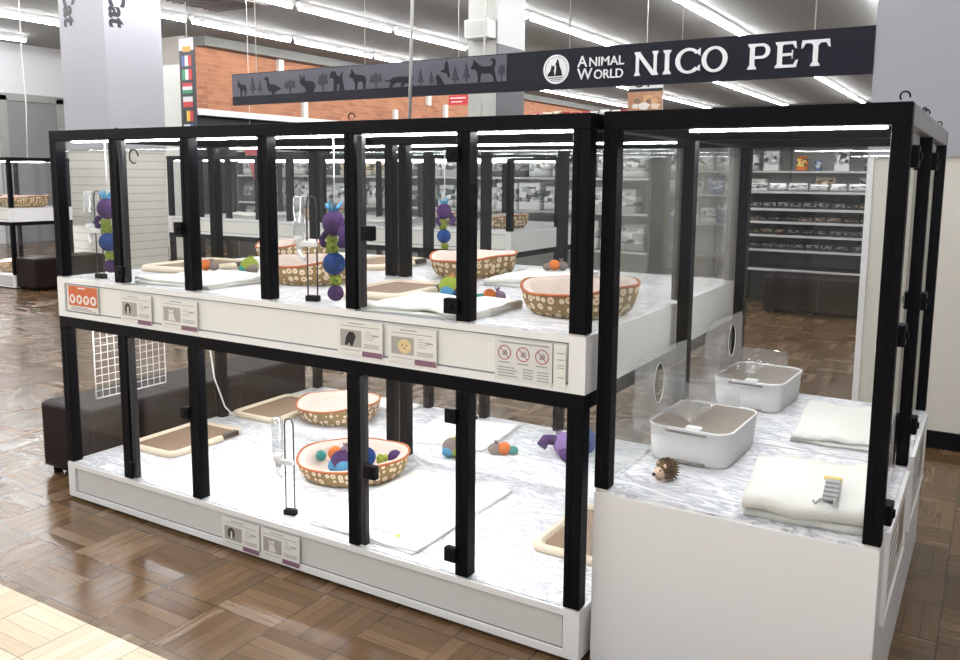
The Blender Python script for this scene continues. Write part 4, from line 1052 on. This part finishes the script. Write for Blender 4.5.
def fill(rk_loc, w, d, shelves, gaps, wid, cols, where, rnd, rot=0.0, levels=None, hs=1.0):
    c_, s_ = math.cos(rot), math.sin(rot)
    for i, z in enumerate(shelves):
        g = gaps[i]; x = .06
        kind = rnd.choice(['bag', 'box', 'bag', 'can'] if g < .28 else ['bag', 'box', 'bag'])
        col = rnd.choice(cols); run = 0
        while True:
            if run <= 0:
                kind = rnd.choice(['bag', 'box', 'bag']); col = rnd.choice(cols); run = rnd.randint(1, 3)
            ww = wid*rnd.uniform(.85, 1.2)
            if kind == 'can': ww *= .6
            if x+ww > w-.05: break
            hh = min(g-.05, ww*rnd.uniform(.9, 1.5))*hs*rnd.uniform(.8, 1)
            lx, ly = x+ww/2, d*.38
            dd = min(d*.55, ww*.6) if kind != 'can' else ww
            lev = (levels or ['bottom', 'second', 'third', 'fourth', 'fifth', 'top'])[i]
            nmk = {'bag': 'pet food bag', 'box': 'boxed product', 'can': 'can'}[kind]
            goods(kind, col, (rk_loc[0]+lx*c_-ly*s_, rk_loc[1]+lx*s_+ly*c_, rk_loc[2]+z+.001), (ww*.94, dd, hh), rot+rnd.uniform(-.06, .06),
                  '%s %s on the %s shelf of the %s' % (col, nmk, lev, where), '%s %ss, %s shelf of the %s' % (col, nmk, lev, where))
            x += ww*1.03; run -= 1
rnd = random.Random(21)
# tall rack behind the middle
S1 = [.15, .62, 1.08, 1.5, 1.88]
rack((-9.4, 7.35, 0), 6.9, .38, S1, 2.25, 'long tall charcoal rack of goods behind the far cage')
fill((-9.4, 7.33, 0), 6.9, .38, S1[1:], [.44, .40, .36, .45], .30, ['grey', 'white', 'grey', 'dark', 'cream', 'brown', 'grey', 'white'], 'long tall rack', rnd, 0, ['second', 'third', 'fourth', 'top'])
# low gondola seen through the right cage
S2 = [.43, .665, .84, 1.0, 1.155, 1.36]
rack((-1.68, 8.25, 0), 2.6, .55, S2, 1.37, 'low five-shelf rack seen through the right cage', panel=mat('rack_back_dark', (.10, .10, .095), .6))
fill((-1.68, 8.25, 0), 2.0, .55, S2[1:5], [.17, .16, .14, .18], .15, ['dark', 'brown', 'dark', 'dark', 'grey', 'brown', 'dark'], 'low rack behind the right cage', rnd, 0, ['second', 'third', 'fourth', 'fifth'], .62)
fill((-1.68, 8.25, 0), 2.0, .55, [1.362], [.2], .22, ['white', 'cream', 'white', 'brown', 'white', 'white', 'dark'], 'low rack behind the right cage', rnd, 0, ['top'], .62)
# pale rack behind that with wall goods
S4 = [.3, .8, 1.25, 1.62, 2.0]
rack((-4.0, 11.0, 0), 5.6, .5, S4, 2.4, 'pale grey wall rack of goods at the far right', m=RACKL, panel=mat('rack_pale_panel', (.68, .68, .66), .6))
fill((-4.0, 11.0, 0), 2.1, .5, S4[1:], [.42, .34, .36, .38], .28, ['white', 'grey', 'white', 'white', 'orange', 'blue', 'grey'], 'pale rack at the far right', rnd, 0, ['second', 'third', 'fourth', 'top'])
for xx, kd, cc, sz, zz in ((-1.98, 'box', 'white', (.22, .2, .30), 1.621), (-1.55, 'bag', 'orange', (.17, .14, .22), 1.621), (-1.32, 'can', 'blue', (.10, .10, .16), 1.621), (-.98, 'box', 'white', (.20, .2, .32), 1.621), (-.62, 'box', 'dark', (.12, .15, .25), 1.621), (-.40, 'bag', 'white', (.25, .18, .30), 1.621), (-2.0, 'box', 'grey', (.3, .2, .25), 2.001), (-.75, 'box', 'grey', (.2, .2, .25), 2.001), (-1.2, 'bag', 'cream', (.3, .2, .28), 1.251), (-.6, 'bag', 'white', (.3, .2, .28), 1.251)):
    goods(kd, cc, (xx, 11.2, zz), sz, 0, '%s %s standing alone on the pale rack at the far right, at height %d' % (cc, {'bag': 'bag', 'box': 'box', 'can': 'can'}[kd], zz*10) if False else '%s %s standing on the %s shelf of the pale far rack' % (cc, {'bag': 'bag', 'box': 'box', 'can': 'can'}[kd], {1.621: 'fourth', 2.001: 'top', 1.251: 'third'}[zz]), 'spread-out goods on the pale far rack')
# wall shelving under the brick
S5 = [.2, .8, 1.4, 2.0]
rack((-12.5, 18.0, 0), 8.0, .55, S5, 2.5, 'dark wall shelving under the orange brick bulkhead', rot=-PI/2)
fill((-12.5, 18.0, 0), 8.0, .55, S5[1:], [.5, .5, .45], .42, ['white', 'grey', 'red', 'cream', 'grey', 'blue'], 'shelving under the brick', rnd, -PI/2, ['second', 'third', 'top'])
# red packs on the top of a high shelf
rack((-5.6, 9.6, 0), 2.4, .5, [.5, 1.2, 1.8, 2.34], 2.36, 'high rack with red packs on top behind the sign')
fill((-5.6, 9.6, 0), 2.4, .5, [2.342], [.24], .16, ['red', 'red', 'cream', 'white', 'cream'], 'high rack behind the sign', rnd, 0, ['top'])

# beds and cloths in the far cages
for lc, ro, lb in (((-2.85, 4.5, ZU), .4, 'floral pet bed at the right end of the further cage'), ((-3.5, 4.5, ZU), .2, 'floral pet bed beside the end bed in the further cage'), ((-5.0, 4.45, ZU), .3, 'floral pet bed in the middle of the further cage'), ((-10.2, 4.35, ZU), .8, 'reddish pet bed on the shelf of the far left cage'), ((-10.8, 4.3, ZU), .2, 'pet bed at the left photo edge on far cage shelf'), ((-10.35, 4.3, ZL), .2, 'pet bed on the lower floor of the far left cage')):
    pet_bed(lc, ro, lb, .30 if lc[0] < -9 else .22, .24 if lc[0] < -9 else .2, .15 if lc[0] < -9 else .12)
towel('folded_towel', (-4.1, 4.4, ZU), 0, 'white towel on the shelf of the further cage', .5, .5, .014, 3, seed=31)
towel('folded_towel', (-5.8, 4.4, ZU), 0, 'white towel near the left end of the further cage', .6, .5, .014, 3, seed=32)
towel('floor_cloth', (-10.1, 4.3, ZL+.0), 0, 'white cloth on the lower floor of the far left cage', .4, .6, .006, 2, TOWELF, seed=33, cat='cloth') if False else None

# ------------------------------------------------------------------ camera, light, view
cam = bpy.data.cameras.new('camera'); co = bpy.data.objects.new('camera', cam); COL.objects.link(co)
R = Vector((.85524728, .51815785, .00803324)); Uv = Vector((-.07584155, .10981577, .99105426)); F = Vector((-.51264037, .84820572, -.13321753))
M = Matrix((R, Uv, -F)).transposed().to_4x4(); M.translation = Vector((1.01528605, -2.27336637, 1.5196092))
co.matrix_world = M
cam.sensor_width = 36; cam.lens = 848.3009/960*36; cam.shift_x = -(482.705-480)/960; cam.shift_y = -(330-289.2415)/960
cam.clip_start = .05; cam.clip_end = 200
scene.camera = co
w = bpy.data.worlds.new('shop_ambient'); scene.world = w; w.use_nodes = True
bg = w.node_tree.nodes['Background']; bg.inputs[0].default_value = (.97, .985, 1.0, 1); bg.inputs[1].default_value = .6
vs = scene.view_settings
scene.display_settings.display_device = 'sRGB'
vs.view_transform = 'Standard'; vs.look = 'None'; vs.gamma = 1; vs.use_curve_mapping = False; vs.exposure = 0.28
scene.cycles.transparent_max_bounces = 48; scene.cycles.max_bounces = 8
scene.cycles.caustics_reflective = False; scene.cycles.caustics_refractive = False
scene.cycles.sample_clamp_indirect = 6
